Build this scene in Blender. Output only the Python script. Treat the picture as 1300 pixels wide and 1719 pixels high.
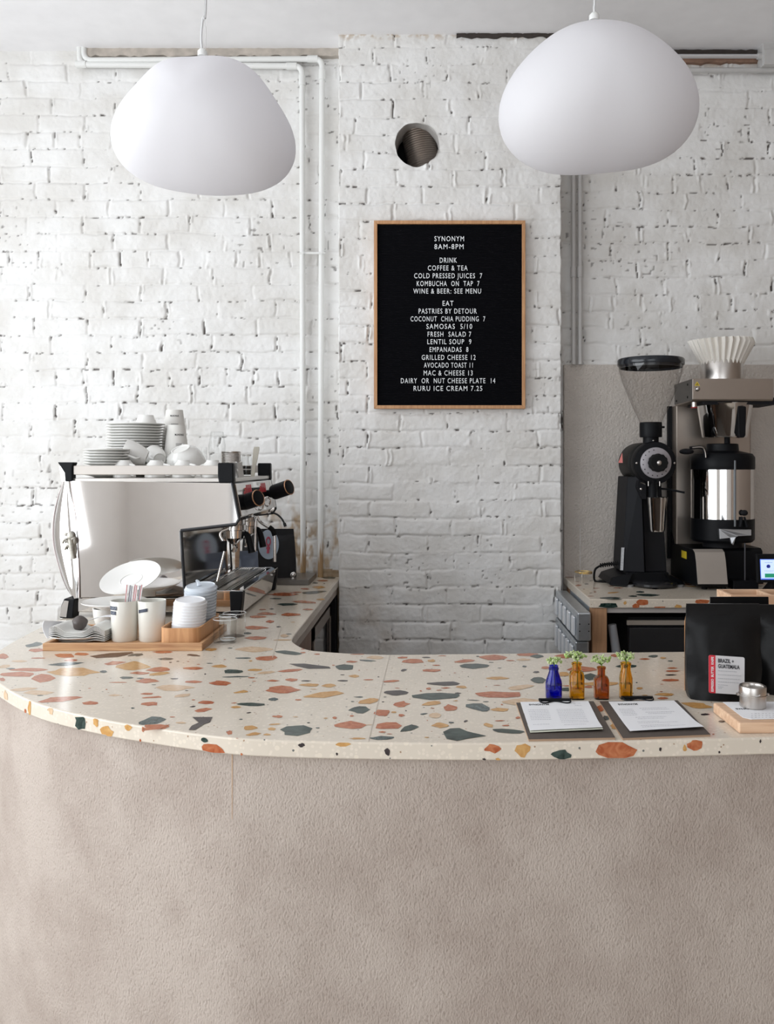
import bpy, bmesh, math, random
import numpy as np
from mathutils import Vector, Matrix, Euler
from mathutils.geometry import tessellate_polygon
for o in list(bpy.data.objects): bpy.data.objects.remove(o)
S = bpy.context.scene
C = S.collection
PI = math.pi
# ------------------------------------------------------------------ camera
F, CX, CY = 1440.0, 725.0, 779.0          # focal length and optical centre in photo pixels
ZE, ZC = 1.53, 1.06                       # eye height, counter height
cd = bpy.data.cameras.new('camera'); cam = bpy.data.objects.new('camera', cd); C.objects.link(cam)
cam.location = (0, 0, ZE); cam.rotation_euler = (PI/2, 0, 0)
cd.sensor_fit = 'HORIZONTAL'; cd.sensor_width = 36; cd.lens = 36*F/1300
cd.shift_x = -(CX-650)/1300; cd.shift_y = -(859.5-CY)/1300
cd.clip_start = .05; cd.clip_end = 60
S.camera = cam
# ------------------------------------------------------------------ light
w = bpy.data.worlds.new('daylight'); S.world = w; w.use_nodes = True
w.node_tree.nodes['Background'].inputs[0].default_value = (.86, .93, 1, 1)
w.node_tree.nodes['Background'].inputs[1].default_value = 1.0
def area(name, loc, rot, sx, sy, power, col):
    l = bpy.data.lights.new(name, 'AREA'); l.shape = 'RECTANGLE'; l.size = sx; l.size_y = sy
    l.energy = power; l.color = col
    o = bpy.data.objects.new(name, l); C.objects.link(o); o.location = loc; o.rotation_euler = rot
    return o
area('daylight_left_window', (-2.86, .60, 1.85), (0, -PI/2-.16, 0), 2.3, 4.1, 110, (.93, .97, 1))
area('daylight_shop_front', (-.55, -2.86, 1.75), (PI/2+.1, 0, 0), 2.6, 2.3, 28, (.95, .98, 1))
S.view_settings.view_transform = 'Standard'; S.view_settings.look = 'None'
S.view_settings.gamma = 1; S.view_settings.use_curve_mapping = False
S.view_settings.exposure = 0.0

# ------------------------------------------------------------------ helpers
def P(px, py, d): return Vector(((px-CX)/F*d, d, ZE-(py-CY)/F*d))
def G(px, py, z=ZC):
    d = F*(ZE-z)/(py-CY); return Vector(((px-CX)/F*d, d, z))

MATS = {}
def mat(name, col, rough=.5, metal=0, var=.06, vs=12, bump=0, bs=200, coat=0, trans=0, ior=1.45, emit=0, sub=0, sheen=0):
    if name in MATS: return MATS[name]
    m = bpy.data.materials.new(name); m.use_nodes = True; MATS[name] = m
    nt = m.node_tree; N = nt.nodes; L = nt.links; b = N['Principled BSDF']
    tc = N.new('ShaderNodeTexCoord')
    nz = N.new('ShaderNodeTexNoise'); nz.inputs['Scale'].default_value = vs; nz.inputs['Detail'].default_value = 5
    L.new(tc.outputs['Object'], nz.inputs['Vector'])
    mx = N.new('ShaderNodeMix'); mx.data_type = 'RGBA'
    mx.inputs[6].default_value = tuple(c*(1-var) for c in col)+(1,)
    mx.inputs[7].default_value = tuple(min(1, c*(1+var)) for c in col)+(1,)
    L.new(nz.outputs['Fac'], mx.inputs[0]); L.new(mx.outputs[2], b.inputs['Base Color'])
    b.inputs['Roughness'].default_value = rough; b.inputs['Metallic'].default_value = metal
    b.inputs['IOR'].default_value = ior
    b.inputs['Transmission Weight'].default_value = trans
    b.inputs['Coat Weight'].default_value = coat
    if sub: b.inputs['Subsurface Weight'].default_value = sub; b.inputs['Subsurface Radius'].default_value = (.02, .02, .02)
    if emit:
        b.inputs['Emission Strength'].default_value = emit; b.inputs['Emission Color'].default_value = col+(1,)
    if bump:
        n2 = N.new('ShaderNodeTexNoise'); n2.inputs['Scale'].default_value = bs; n2.inputs['Detail'].default_value = 4
        L.new(tc.outputs['Object'], n2.inputs['Vector'])
        bp = N.new('ShaderNodeBump'); bp.inputs['Strength'].default_value = bump; bp.inputs['Distance'].default_value = .002
        L.new(n2.outputs['Fac'], bp.inputs['Height']); L.new(bp.outputs['Normal'], b.inputs['Normal'])
    return m
def wood(name, c1, c2, axis=0, rough=.5, scale=14):
    m = bpy.data.materials.new(name); m.use_nodes = True; MATS[name] = m
    nt = m.node_tree; N = nt.nodes; L = nt.links; b = N['Principled BSDF']
    tc = N.new('ShaderNodeTexCoord'); mp = N.new('ShaderNodeMapping')
    s = [scale*2.2]*3; s[axis] = scale*.16; mp.inputs['Scale'].default_value = s
    L.new(tc.outputs['Object'], mp.inputs['Vector'])
    nz = N.new('ShaderNodeTexNoise'); nz.inputs['Scale'].default_value = 3; nz.inputs['Detail'].default_value = 7; nz.inputs['Distortion'].default_value = .6
    L.new(mp.outputs[0], nz.inputs['Vector'])
    cr = N.new('ShaderNodeValToRGB'); cr.color_ramp.elements[0].position = .32; cr.color_ramp.elements[1].position = .68
    cr.color_ramp.elements[0].color = c1+(1,); cr.color_ramp.elements[1].color = c2+(1,)
    L.new(nz.outputs['Fac'], cr.inputs[0]); L.new(cr.outputs[0], b.inputs['Base Color'])
    b.inputs['Roughness'].default_value = rough
    bp = N.new('ShaderNodeBump'); bp.inputs['Strength'].default_value = .15; bp.inputs['Distance'].default_value = .001
    L.new(nz.outputs['Fac'], bp.inputs['Height']); L.new(bp.outputs['Normal'], b.inputs['Normal'])
    return m

class MB:
    def __init__(s): s.v = []; s.f = []; s.m = []; s.sm = []
    def add(s, vs, fs, mi=0, smooth=False, M=None):
        n = len(s.v)
        for p in vs:
            p = Vector(p); s.v.append(M @ p if M is not None else p)
        for f in fs: s.f.append([i+n for i in f]); s.m.append(mi); s.sm.append(smooth)
        return s
    def box(s, a, b, mi=0, M=None):
        x0, y0, z0 = a; x1, y1, z1 = b
        x0, x1 = min(x0, x1), max(x0, x1); y0, y1 = min(y0, y1), max(y0, y1); z0, z1 = min(z0, z1), max(z0, z1)
        vs = [(x0,y0,z0),(x1,y0,z0),(x1,y1,z0),(x0,y1,z0),(x0,y0,z1),(x1,y0,z1),(x1,y1,z1),(x0,y1,z1)]
        return s.add(vs, [(0,3,2,1),(4,5,6,7),(0,1,5,4),(1,2,6,5),(2,3,7,6),(3,0,4,7)], mi, False, M)
    def hexa(s, v8, mi=0):      # bottom 4 ccw, top 4 ccw
        return s.add(v8, [(0,3,2,1),(4,5,6,7),(0,1,5,4),(1,2,6,5),(2,3,7,6),(3,0,4,7)], mi)
    def lathe(s, prof, n=32, c=(0,0,0), M=None, mi=0, closed=False, sx=1, sy=1, rfun=None):
        vs = []; fs = []; k = len(prof)
        for (r, z) in prof:
            for i in range(n):
                a = 2*PI*i/n; rr = r*(rfun(a, z) if rfun else 1)
                vs.append((c[0]+rr*math.cos(a)*sx, c[1]+rr*math.sin(a)*sy, c[2]+z))
        rng = k if closed else k-1
        for j in range(rng):
            j2 = (j+1) % k
            for i in range(n):
                i2 = (i+1) % n
                fs.append((j*n+i, j*n+i2, j2*n+i2, j2*n+i))
        if not closed:
            if prof[0][0] > 1e-6: fs.append(tuple(range(n-1, -1, -1)))
            if prof[-1][0] > 1e-6: fs.append(tuple(range((k-1)*n, k*n)))
        return s.add(vs, fs, mi, True, M)
    def cyl(s, a, b, r, r2=None, n=20, mi=0):
        a = Vector(a); b = Vector(b); d = b-a; q = d.to_track_quat('Z', 'Y').to_matrix().to_4x4()
        M = Matrix.Translation(a) @ q
        return s.lathe([(r, 0), (r if r2 is None else r2, d.length)], n, M=M, mi=mi)
    def lathe_ax(s, prof, a, d, n=24, mi=0, closed=False):
        q = Vector(d).to_track_quat('Z', 'Y').to_matrix().to_4x4()
        return s.lathe(prof, n, M=Matrix.Translation(Vector(a)) @ q, mi=mi, closed=closed)
    def sphere(s, c, r, n=16, mi=0, sc=(1,1,1)):
        pr = [(r*math.sin(PI*j/(n//2)), -r*math.cos(PI*j/(n//2))) for j in range(n//2+1)]
        M = Matrix.Translation(Vector(c)) @ Matrix.Diagonal((*sc, 1))
        pr[0] = (1e-7, -r); pr[-1] = (1e-7, r)
        return s.lathe(pr, n, M=M, mi=mi)
    def torus(s, c, R, r, d=(0,0,1), n=28, k=8, mi=0, sx=1, sy=1):
        pr = [(R+r*math.cos(2*PI*j/k), r*math.sin(2*PI*j/k)) for j in range(k)]
        q = Vector(d).to_track_quat('Z', 'Y').to_matrix().to_4x4()
        return s.lathe(pr, n, M=Matrix.Translation(Vector(c)) @ q, mi=mi, closed=True, sx=sx, sy=sy)
    def tube(s, pts, r, n=10, mi=0, smooth=True, sub=6, caps=True):
        pts = [Vector(p) for p in pts]
        if smooth and len(pts) > 2: pts = catmull(pts, sub)
        rs = r if isinstance(r, (list, tuple)) else None
        vs = []; fs = []; k = len(pts); up = None
        for j, p in enumerate(pts):
            t = (pts[min(j+1, k-1)]-pts[max(j-1, 0)]).normalized()
            if up is None:
                up = Vector((0,0,1)) if abs(t.z) < .9 else Vector((1,0,0))
            u = t.cross(up).normalized(); up = u.cross(t).normalized()
            rr = rs[0]+(rs[1]-rs[0])*j/(k-1) if rs else r
            for i in range(n):
                a = 2*PI*i/n; vs.append(p+u*rr*math.cos(a)+up*rr*math.sin(a))
        for j in range(k-1):
            for i in range(n):
                i2 = (i+1) % n; fs.append((j*n+i, j*n+i2, (j+1)*n+i2, (j+1)*n+i))
        if caps: fs.append(tuple(range(n-1, -1, -1))); fs.append(tuple(range((k-1)*n, k*n)))
        return s.add(vs, fs, mi, True)
    def prism(s, poly, d, mi=0):     # poly: 3D points (planar); d: extrusion vector
        d = Vector(d); a = [Vector(p) for p in poly]; n = len(a)
        tr = tessellate_polygon([a])
        vs = a+[p+d for p in a]
        fs = [tuple(t) for t in tr]+[tuple(i+n for i in reversed(t)) for t in tr]
        fs += [(i, (i+1) % n, (i+1) % n+n, i+n) for i in range(n)]
        return s.add(vs, fs, mi)
    def sheet(s, grid, th=(0,0,0), mi=0, smooth=True):   # grid[j][i] of points; solid with thickness vector th
        R = len(grid); K = len(grid[0]); vs = [Vector(p) for r in grid for p in r]; th = Vector(th)
        fs = [(j*K+i, j*K+i+1, (j+1)*K+i+1, (j+1)*K+i) for j in range(R-1) for i in range(K-1)]
        if th.length > 0:
            n = len(vs); vs += [p+th for p in vs]
            fs += [tuple(i+n for i in reversed(f)) for f in fs[:]]
            bd = [i for i in range(K)]+[j*K+K-1 for j in range(1, R)]+[(R-1)*K+i for i in range(K-2, -1, -1)]+[j*K for j in range(R-2, 0, -1)]
            fs += [(bd[(i+1) % len(bd)], bd[i], bd[i]+n, bd[(i+1) % len(bd)]+n) for i in range(len(bd))]
        return s.add(vs, fs, mi, smooth)
def catmull(pts, sub=6, closed=False):
    pts = [Vector(p) for p in pts]; n = len(pts); out = []
    for i in range(n if closed else n-1):
        g = (lambda k: pts[k % n]) if closed else (lambda k: pts[max(0, min(n-1, k))])
        p0, p1, p2, p3 = g(i-1), g(i), g(i+1), g(i+2)
        for j in range(sub):
            t = j/sub
            out.append(.5*((2*p1)+(p2-p0)*t+(2*p0-5*p1+4*p2-p3)*t*t+(3*p1-p0-3*p2+p3)*t**3))
    if not closed: out.append(pts[-1])
    return out
def wloc(o):
    v = Vector((0,0,0))
    while o is not None: v += o.location; o = o.parent
    return v
def obj(name, mb, m, parent=None, loc=None, bevel=0, seg=2, recalc=True, auto=None):
    me = bpy.data.meshes.new(name)
    base = wloc(parent) if parent else Vector(loc or (0,0,0))
    me.from_pydata([tuple(v-base) for v in mb.v], [], mb.f)
    for mm in (m if isinstance(m, (list, tuple)) else [m]): me.materials.append(mm)
    me.polygons.foreach_set('material_index', mb.m); me.polygons.foreach_set('use_smooth', mb.sm)
    me.update()
    if recalc:
        b = bmesh.new(); b.from_mesh(me); bmesh.ops.recalc_face_normals(b, faces=b.faces)
        for e in b.edges:
            if len(e.link_faces) == 2 and e.calc_face_angle(0) > .7: e.smooth = False
        b.to_mesh(me); b.free()
    o = bpy.data.objects.new(name, me); C.objects.link(o)
    if parent: o.parent = parent
    else: o.location = base
    if bevel:
        bv = o.modifiers.new('bevel', 'BEVEL'); bv.width = bevel; bv.segments = seg; bv.limit_method = 'ANGLE'; bv.angle_limit = .6
        bv.harden_normals = False
    return o
def tag(o, label, cat, group=None):
    o['label'] = label; o['category'] = cat
    if group: o['group'] = group
    return o
def thing(name, loc, label, cat, group=None):
    o = bpy.data.objects.new(name, None); C.objects.link(o); o.location = loc; o.empty_display_size = .05
    return tag(o, label, cat, group)
def struct(name, mb, m, **k):
    o = obj(name, mb, m, **k)
    if not k.get('parent'): o['kind'] = 'structure'
    return o
def copy_thing(o, loc, rot=None, label=None, group=None, parent=None):
    c = o.copy(); C.objects.link(c)
    if parent is not None: c.parent = parent
    else:
        c.location = loc
        if rot is not None: c.rotation_euler = rot
        if label: c['label'] = label
        if group: c['group'] = group
    for ch in list(o.children): copy_thing(ch, None, parent=c)
    return c
CAPH = None
def cap_height():
    global CAPH
    if CAPH is None:
        cu = bpy.data.curves.new('h', 'FONT'); cu.body = 'H'; cu.size = 1; t = bpy.data.objects.new('h', cu); C.objects.link(t)
        dg = bpy.context.evaluated_depsgraph_get(); dg.update(); me = bpy.data.meshes.new_from_object(t.evaluated_get(dg)); bpy.data.objects.remove(t)
        CAPH = max(v.co.y for v in me.vertices); bpy.data.meshes.remove(me)
    return CAPH
def text(name, s, m, parent, o, u, v, width, height, ex=.0004, off=0, loc=None, align='C', space=1.0):
    """flat lettering: o = centre (or left middle), u / v = right / up directions"""
    cu = bpy.data.curves.new(name, 'FONT'); cu.body = s; cu.size = 1; cu.offset = off; cu.resolution_u = 3; cu.space_character = space; cu.space_word = 1.0
    t = bpy.data.objects.new(name, cu); C.objects.link(t)
    dg = bpy.context.evaluated_depsgraph_get(); dg.update()
    me = bpy.data.meshes.new_from_object(t.evaluated_get(dg)); bpy.data.objects.remove(t)
    n = len(me.vertices); a = np.zeros(n*3); me.vertices.foreach_get('co', a); a = a.reshape(-1, 3)
    x0, x1, y0, y1 = a[:,0].min(), a[:,0].max(), a[:,1].min(), a[:,1].max()
    sx = width/(x1-x0); ch = cap_height(); sy = height/ch; y0, y1 = 0, ch
    u = Vector(u).normalized(); v = Vector(v).normalized(); nn = u.cross(v).normalized(); o = Vector(o)
    cx = (x0+x1)/2 if align == 'C' else x0
    mb = MB(); vs = [o+u*((p[0]-cx)*sx)+v*((p[1]-(y0+y1)/2)*sy) for p in a]
    fs = [tuple(p.vertices) for p in me.polygons]
    mb.add(vs, fs); mb.add([q+nn*ex for q in vs], fs)
    # side walls along boundary edges
    cnt = {}
    for f in fs:
        for i in range(len(f)):
            e = (f[i], f[(i+1) % len(f)]); k = tuple(sorted(e)); cnt.setdefault(k, []).append(e)
    q = len(vs)
    mb.v += []; 
    for k, es in cnt.items():
        if len(es) == 1:
            i, j = es[0]; mb.f.append([i, j, j+q, i+q]); mb.m.append(0); mb.sm.append(False)
    bpy.data.meshes.remove(me)
    return obj(name, mb, m, parent, loc=loc, recalc=True)
ORD = ['topmost', 'second', 'third', 'fourth', 'fifth', 'sixth', 'seventh', 'eighth', 'ninth', 'tenth', 'eleventh', 'twelfth',
       'thirteenth', 'fourteenth', 'fifteenth', 'sixteenth', 'seventeenth', 'eighteenth']

# ------------------------------------------------------------------ materials
M_ceil = mat('ceiling_paint', (.90, .89, .90), .8, bump=.15, bs=30)
M_wallp = mat('white_wall_paint', (.88, .85, .82), .8, bump=.1, bs=40)
M_floor = mat('pale_concrete_floor', (.64, .61, .57), .6, var=.12, vs=3)
M_cer = mat('white_ceramic', (.80, .79, .76), .18, var=.02, coat=.4)
M_cer2 = mat('cream_ceramic', (.74, .73, .67), .3, var=.03, coat=.2)
M_paper = mat('white_paper', (.82, .82, .84), .8, var=.02)
M_cupp = mat('paper_cup_board', (.80, .78, .74), .6, var=.02)
M_chrome = mat('polished_chrome', (.78, .77, .76), .06, 1, var=.03)
M_steel = mat('brushed_steel', (.58, .55, .52), .28, 1, var=.08, vs=30)
M_satin = mat('satin_steel', (.42, .37, .33), .38, 1, var=.06)
M_black = mat('black_plastic', (.006, .0065, .008), .42, var=.1, bump=.1, bs=400)
M_matte = mat('matte_black_paint', (.012, .012, .014), .6, var=.1)
M_rubber = mat('black_rubber', (.01, .01, .01), .75)
for m_ in (M_black, M_matte, M_rubber): m_.node_tree.nodes['Principled BSDF'].inputs['Specular IOR Level'].default_value = .16
M_ink = mat('black_ink', (.02, .02, .025), .7)
M_grey = mat('grey_print', (.42, .42, .45), .8)
M_red = mat('red_print', (.62, .03, .05), .5)
M_letters = mat('white_plastic_letters', (.82, .84, .86), .5)
M_pipe = mat('painted_white_pipe', (.77, .77, .75), .4, var=.04)
M_cond = mat('grey_conduit', (.55, .54, .53), .45, .15, var=.1)
def thin_glass(name, tint, edge=.55):
    """clear thin-walled glass: see-through face on, reflecting and darker towards its edges"""
    m = bpy.data.materials.new(name); m.use_nodes = True; MATS[name] = m; N = m.node_tree.nodes; L = m.node_tree.links
    N.remove(N['Principled BSDF']); out = N['Material Output']
    tc = N.new('ShaderNodeTexCoord'); nz = N.new('ShaderNodeTexNoise'); nz.inputs['Scale'].default_value = 30; L.new(tc.outputs['Object'], nz.inputs['Vector'])
    lw = N.new('ShaderNodeLayerWeight'); lw.inputs['Blend'].default_value = .5
    cr = N.new('ShaderNodeMix'); cr.data_type = 'RGBA'; cr.inputs[6].default_value = tint+(1,); cr.inputs[7].default_value = tuple(c*edge for c in tint)+(1,)
    pw_ = N.new('ShaderNodeMath'); pw_.operation = 'POWER'; pw_.inputs[1].default_value = 2.0; L.new(lw.outputs['Facing'], pw_.inputs[0]); L.new(pw_.outputs[0], cr.inputs[0])
    tr = N.new('ShaderNodeBsdfTransparent'); L.new(cr.outputs[2], tr.inputs[0])
    gl = N.new('ShaderNodeBsdfGlossy'); gl.inputs['Roughness'].default_value = .03
    mr = N.new('ShaderNodeMapRange'); mr.inputs[3].default_value = .02; mr.inputs[4].default_value = .05; L.new(nz.outputs['Fac'], mr.inputs[0]); L.new(mr.outputs[0], gl.inputs['Roughness'])
    mx = N.new('ShaderNodeMixShader'); 
    p5_ = N.new('ShaderNodeMath'); p5_.operation = 'POWER'; p5_.inputs[1].default_value = 4.0; L.new(lw.outputs['Facing'], p5_.inputs[0])
    ma_ = N.new('ShaderNodeMath'); ma_.operation = 'MULTIPLY_ADD'; ma_.inputs[1].default_value = .45; ma_.inputs[2].default_value = .035; L.new(p5_.outputs[0], ma_.inputs[0]); L.new(ma_.outputs[0], mx.inputs[0]); L.new(tr.outputs[0], mx.inputs[1]); L.new(gl.outputs[0], mx.inputs[2]); L.new(mx.outputs[0], out.inputs[0])
    return m
M_glass = thin_glass('clear_glass', (.985, .99, .99), .86)
M_galv = mat('galvanised_metal', (.50, .53, .56), .33, .9, var=.2, vs=40)
M_brass = mat('polished_brass', (.85, .6, .2), .2, 1)
M_oak = wood('oak_wood', (.40, .20, .095), (.62, .37, .19), 0, .5, 18)
M_oakv = wood('oak_veneer_upright', (.50, .24, .10), (.66, .36, .17), 2, .5, 18)
M_pine = wood('pale_maple_board', (.62, .38, .24), (.80, .56, .38), 0, .55, 12)
M_post = wood('pine_post', (.36, .19, .10), (.52, .30, .16), 2, .6, 12)
# ------------------------------------------------------------------ brick walls
rng = np.random.RandomState(7)
def vnoise(X, Z, scale, seed, octv=1):
    """smooth value noise on world coordinates"""
    out = np.zeros_like(X); amp = 1; tot = 0
    for o in range(octv):
        r = np.random.RandomState(seed+o*31).rand(256, 256)
        u = X*scale+50.3+seed; v = Z*scale+41.7
        i = np.floor(u).astype(int); j = np.floor(v).astype(int); fu = u-i; fv = v-j
        fu = fu*fu*(3-2*fu); fv = fv*fv*(3-2*fv)
        a = r[i % 256, j % 256]; b = r[(i+1) % 256, j % 256]; c = r[i % 256, (j+1) % 256]; d = r[(i+1) % 256, (j+1) % 256]
        out += amp*((a*(1-fu)+b*fu)*(1-fv)+(c*(1-fu)+d*fu)*fv); tot += amp; amp *= .5; scale *= 2.03
    return out/tot
def smoothstep(a, b, x):
    t = np.clip((x-a)/(b-a), 0, 1); return t*t*(3-2*t)
def brick_patch(name, x0, x1, z0, z1, y, zphase, xphase, seed, step=.004, hc=.0705, header=lambda r: r % 7 == 3, hole=None, stain=None, edges=False, rough=1.0):
    nx = int((x1-x0)/step)+1; nz = int((z1-z0)/step)+1
    X, Z = np.meshgrid(np.linspace(x0, x1, nx), np.linspace(z0, z1, nz))
    Zw = Z+(vnoise(X, Z, 7, seed+1, 2)-.5)*.016+(vnoise(X, Z, 40, seed+2)-.5)*.006
    row = np.floor((Zw-zphase)/hc).astype(int); fz = (Zw-zphase)/hc-row
    dz = np.minimum(fz, 1-fz)*hc
    H = np.random.RandomState(seed+9).rand(400)
    rr = row % 400
    L = np.where(np.vectorize(header)(np.arange(-200, 200))[np.clip(row+200, 0, 399)], .118, .229)
    Xw = X+(vnoise(X, Z, 24, seed+3, 2)-.5)*.016
    u = (Xw-xphase+ (row % 2)*.1145+(H[rr]-.5)*.05)/L
    k = np.floor(u).astype(int)
    J = (np.random.RandomState(seed+5).rand(400, 400)-.5)*.22
    a = k+J[rr, k % 400]; b = k+1+J[rr, (k+1) % 400]
    under = u < a; over = u >= b
    k = np.where(under, k-1, np.where(over, k+1, k))
    a = k+J[rr, k % 400]; b = k+1+J[rr, (k+1) % 400]
    dx = np.minimum(u-a, b-u)*L
    B = np.random.RandomState(seed+6).rand(400, 400, 3)
    bid = B[rr, k % 400]
    n_lo = vnoise(X, Z, 5, seed+11, 2); n_md = vnoise(X, Z, 22, seed+12, 3); n_hi = vnoise(X, Z, 90, seed+13, 2)
    gw = .0032+.0030*n_md
    g = np.maximum(np.exp(-(dz/gw)**2)*(.45+.8*vnoise(X, Z, 15, seed+20, 2)), np.exp(-(dx/gw)**2)*(.55+.9*vnoise(X, Z, 18, seed+21, 2)))
    smear = smoothstep(.35, .6, vnoise(X, Z, 6, seed+22, 2))           # places where the paint has filled the joint
    h = -.0064*g*(.2+.8*smear)
    h += (bid[...,0]-.5)*.005*smoothstep(0, .012, np.minimum(dx, dz)) + (bid[...,1]-.5)*.05*(fz-.5)*hc
    h += (n_lo-.5)*.006+(n_md-.5)*.0045*rough+(n_hi-.5)*.0022*rough
    ridge = np.exp(-((dx-.009)/.004)**2)*smoothstep(.55, .75, vnoise(X, Z, 25, seed+30, 2))*.005   # squeezed out mortar
    h += ridge
    # open gaps in the mortar
    pm = vnoise(X*np.where(dx < dz, 1, .6), Z*np.where(dx < dz, .5, 1), 105, seed+40, 2)
    reg = vnoise(X, Z, 4, seed+41, 2)
    pit = smoothstep(.0044, .0024, np.minimum(dx, dz))*smoothstep(.68, .78, pm+.26*(reg-.5)+np.where(dx < dz, .05, 0.0))*.9
    hdx = (dx < .0035)*(B[(rr+3) % 400, k % 400, 2] > .965)*smoothstep(.55, .62, vnoise(X, Z, 30, seed+42)+.1)*(dz > .01)
    pit = np.maximum(pit, hdx)
    spots = smoothstep(.90, .93, vnoise(X, Z, 65, seed+50))*smoothstep(.62, .8, vnoise(X, Z, 3, seed+51))*.6
    pit = np.maximum(pit, spots)
    h -= pit*.006
    Y = y-h
    dirt = pit
    st = stain(X, Z) if stain else np.zeros_like(X)
    idx = np.arange(nx*nz).reshape(nz, nx)
    q = np.stack([idx[:-1,:-1], idx[:-1,1:], idx[1:,1:], idx[1:,:-1]], -1).reshape(-1, 4)
    if hole:
        hx, hz, hr = hole
        ang = np.arctan2(Z-hz, X-hx)
        rad = hr*(1+.02*np.sin(3*ang+1)+.006*np.sin(7*ang)+.008*np.sin(12*ang+2))
        d = np.hypot(X-hx, Z-hz)
        Y = Y-np.where(d < hr*1.6, .004*np.sin(ang*5)*np.exp(-((d-rad)/.02)**2), 0)
        ins = (d < rad).reshape(-1)
        q = q[~ins[q].all(1)]
        sc = np.where((d < rad) & (d > .01), rad/np.maximum(d, .01), 1.0); X = hx+(X-hx)*sc; Z = hz+(Z-hz)*sc
    co = np.stack([X, Y, Z], -1).reshape(-1, 3)
    if edges:                                                     # return the face back into the wall at both ends
        L0 = idx[:,0]; R0 = idx[:,-1]; n = len(co)
        back = np.full(nz, 3.66)
        jl = (vnoise(X[:,0]*0, Z[:,0], 30, seed+60, 3)-.5)*.010; jr = (vnoise(X[:,0]*0+3, Z[:,0], 30, seed+61, 3)-.5)*.010
        co[L0,0] += jl; co[R0,0] += jr
        co = np.concatenate([co, np.stack([co[L0,0], back, co[L0,2]], -1), np.stack([co[R0,0], back, co[R0,2]], -1)])
        l2 = np.arange(n, n+nz); r2 = np.arange(n+nz, n+2*nz)
        q = np.concatenate([q, np.stack([L0[1:], l2[1:], l2[:-1], L0[:-1]], -1), np.stack([R0[:-1], r2[:-1], r2[1:], R0[1:]], -1)])
        dirt = np.concatenate([dirt.reshape(-1), np.zeros(2*nz)]); st = np.concatenate([st.reshape(-1), np.zeros(2*nz)])
    me = bpy.data.meshes.new(name)
    me.vertices.add(len(co)); me.vertices.foreach_set('co', co.reshape(-1))
    me.loops.add(len(q)*4); me.loops.foreach_set('vertex_index', q.reshape(-1))
    me.polygons.add(len(q)); me.polygons.foreach_set('loop_start', np.arange(len(q))*4)
    me.update(calc_edges=True)
    me.polygons.foreach_set('use_smooth', np.ones(len(q), bool))
    at = me.attributes.new('dirt', 'FLOAT', 'POINT'); at.data.foreach_set('value', dirt.reshape(-1).astype(np.float32))
    at = me.attributes.new('stain', 'FLOAT', 'POINT'); at.data.foreach_set('value', st.reshape(-1).astype(np.float32))
    me.materials.append(M_brick); me.validate()
    o = bpy.data.objects.new(name, me); C.objects.link(o); o['kind'] = 'structure'
    return o
def brick_material():
    m = bpy.data.materials.new('whitewashed_brick'); m.use_nodes = True
    N = m.node_tree.nodes; L = m.node_tree.links; b = N['Principled BSDF']
    tc = N.new('ShaderNodeTexCoord')
    n1 = N.new('ShaderNodeTexNoise'); n1.inputs['Scale'].default_value = 6; n1.inputs['Detail'].default_value = 8
    L.new(tc.outputs['Object'], n1.inputs['Vector'])
    r = N.new('ShaderNodeValToRGB'); r.color_ramp.elements[0].color = (.70, .68, .65, 1); r.color_ramp.elements[1].color = (.80, .79, .775, 1)
    r.color_ramp.elements[0].position = .35; r.color_ramp.elements[1].position = .6
    L.new(n1.outputs['Fac'], r.inputs[0])
    a1 = N.new('ShaderNodeAttribute'); a1.attribute_name = 'dirt'
    a2 = N.new('ShaderNodeAttribute'); a2.attribute_name = 'stain'
    sn = N.new('ShaderNodeTexNoise'); sn.inputs['Scale'].default_value = 30; sn.inputs['Detail'].default_value = 6
    L.new(tc.outputs['Object'], sn.inputs['Vector'])
    sr = N.new('ShaderNodeValToRGB'); sr.color_ramp.elements[0].color = (.30, .16, .07, 1); sr.color_ramp.elements[1].color = (.56, .46, .32, 1)
    L.new(sn.outputs['Fac'], sr.inputs[0])
    m1 = N.new('ShaderNodeMix'); m1.data_type = 'RGBA'; L.new(a2.outputs['Fac'], m1.inputs[0]); L.new(r.outputs[0], m1.inputs[6]); L.new(sr.outputs[0], m1.inputs[7])
    m2 = N.new('ShaderNodeMix'); m2.data_type = 'RGBA'; L.new(a1.outputs['Fac'], m2.inputs[0]); L.new(m1.outputs[2], m2.inputs[6]); m2.inputs[7].default_value = (.045, .028, .022, 1)
    L.new(m2.outputs[2], b.inputs['Base Color']); b.inputs['Roughness'].default_value = .55
    n2 = N.new('ShaderNodeTexNoise'); n2.inputs['Scale'].default_value = 180; n2.inputs['Detail'].default_value = 4
    L.new(tc.outputs['Object'], n2.inputs['Vector'])
    bp = N.new('ShaderNodeBump'); bp.inputs['Strength'].default_value = .35; bp.inputs['Distance'].default_value = .002
    L.new(n2.outputs['Fac'], bp.inputs['Height']); L.new(bp.outputs['Normal'], b.inputs['Normal'])
    return m
M_brick = brick_material()
ZT = 3.262
YW, YP = 3.60, 3.46
def zw(py, s=400): return ZE+(CY-py)/s
def stain_left(X, Z):       # damp, rusty patch round the foot of the two pipes
    cx, cz = -.58, zw(925)
    d = np.hypot((X-cx)/.24, (Z-cz)/.20)
    n = vnoise(X, Z, 26, 400, 4)
    s = smoothstep(1.1, .3, d+(n-.5)*1.5)*smoothstep(.36, .62, vnoise(X, Z*.35, 60, 410, 3))
    band = smoothstep(zw(958), zw(966), Z)*0+(Z < zw(956)+.01*(vnoise(X, Z, 50, 3)-.5))*(X > -.47)*1.0
    return np.clip(np.maximum(s*.95, band), 0, 1)
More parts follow.
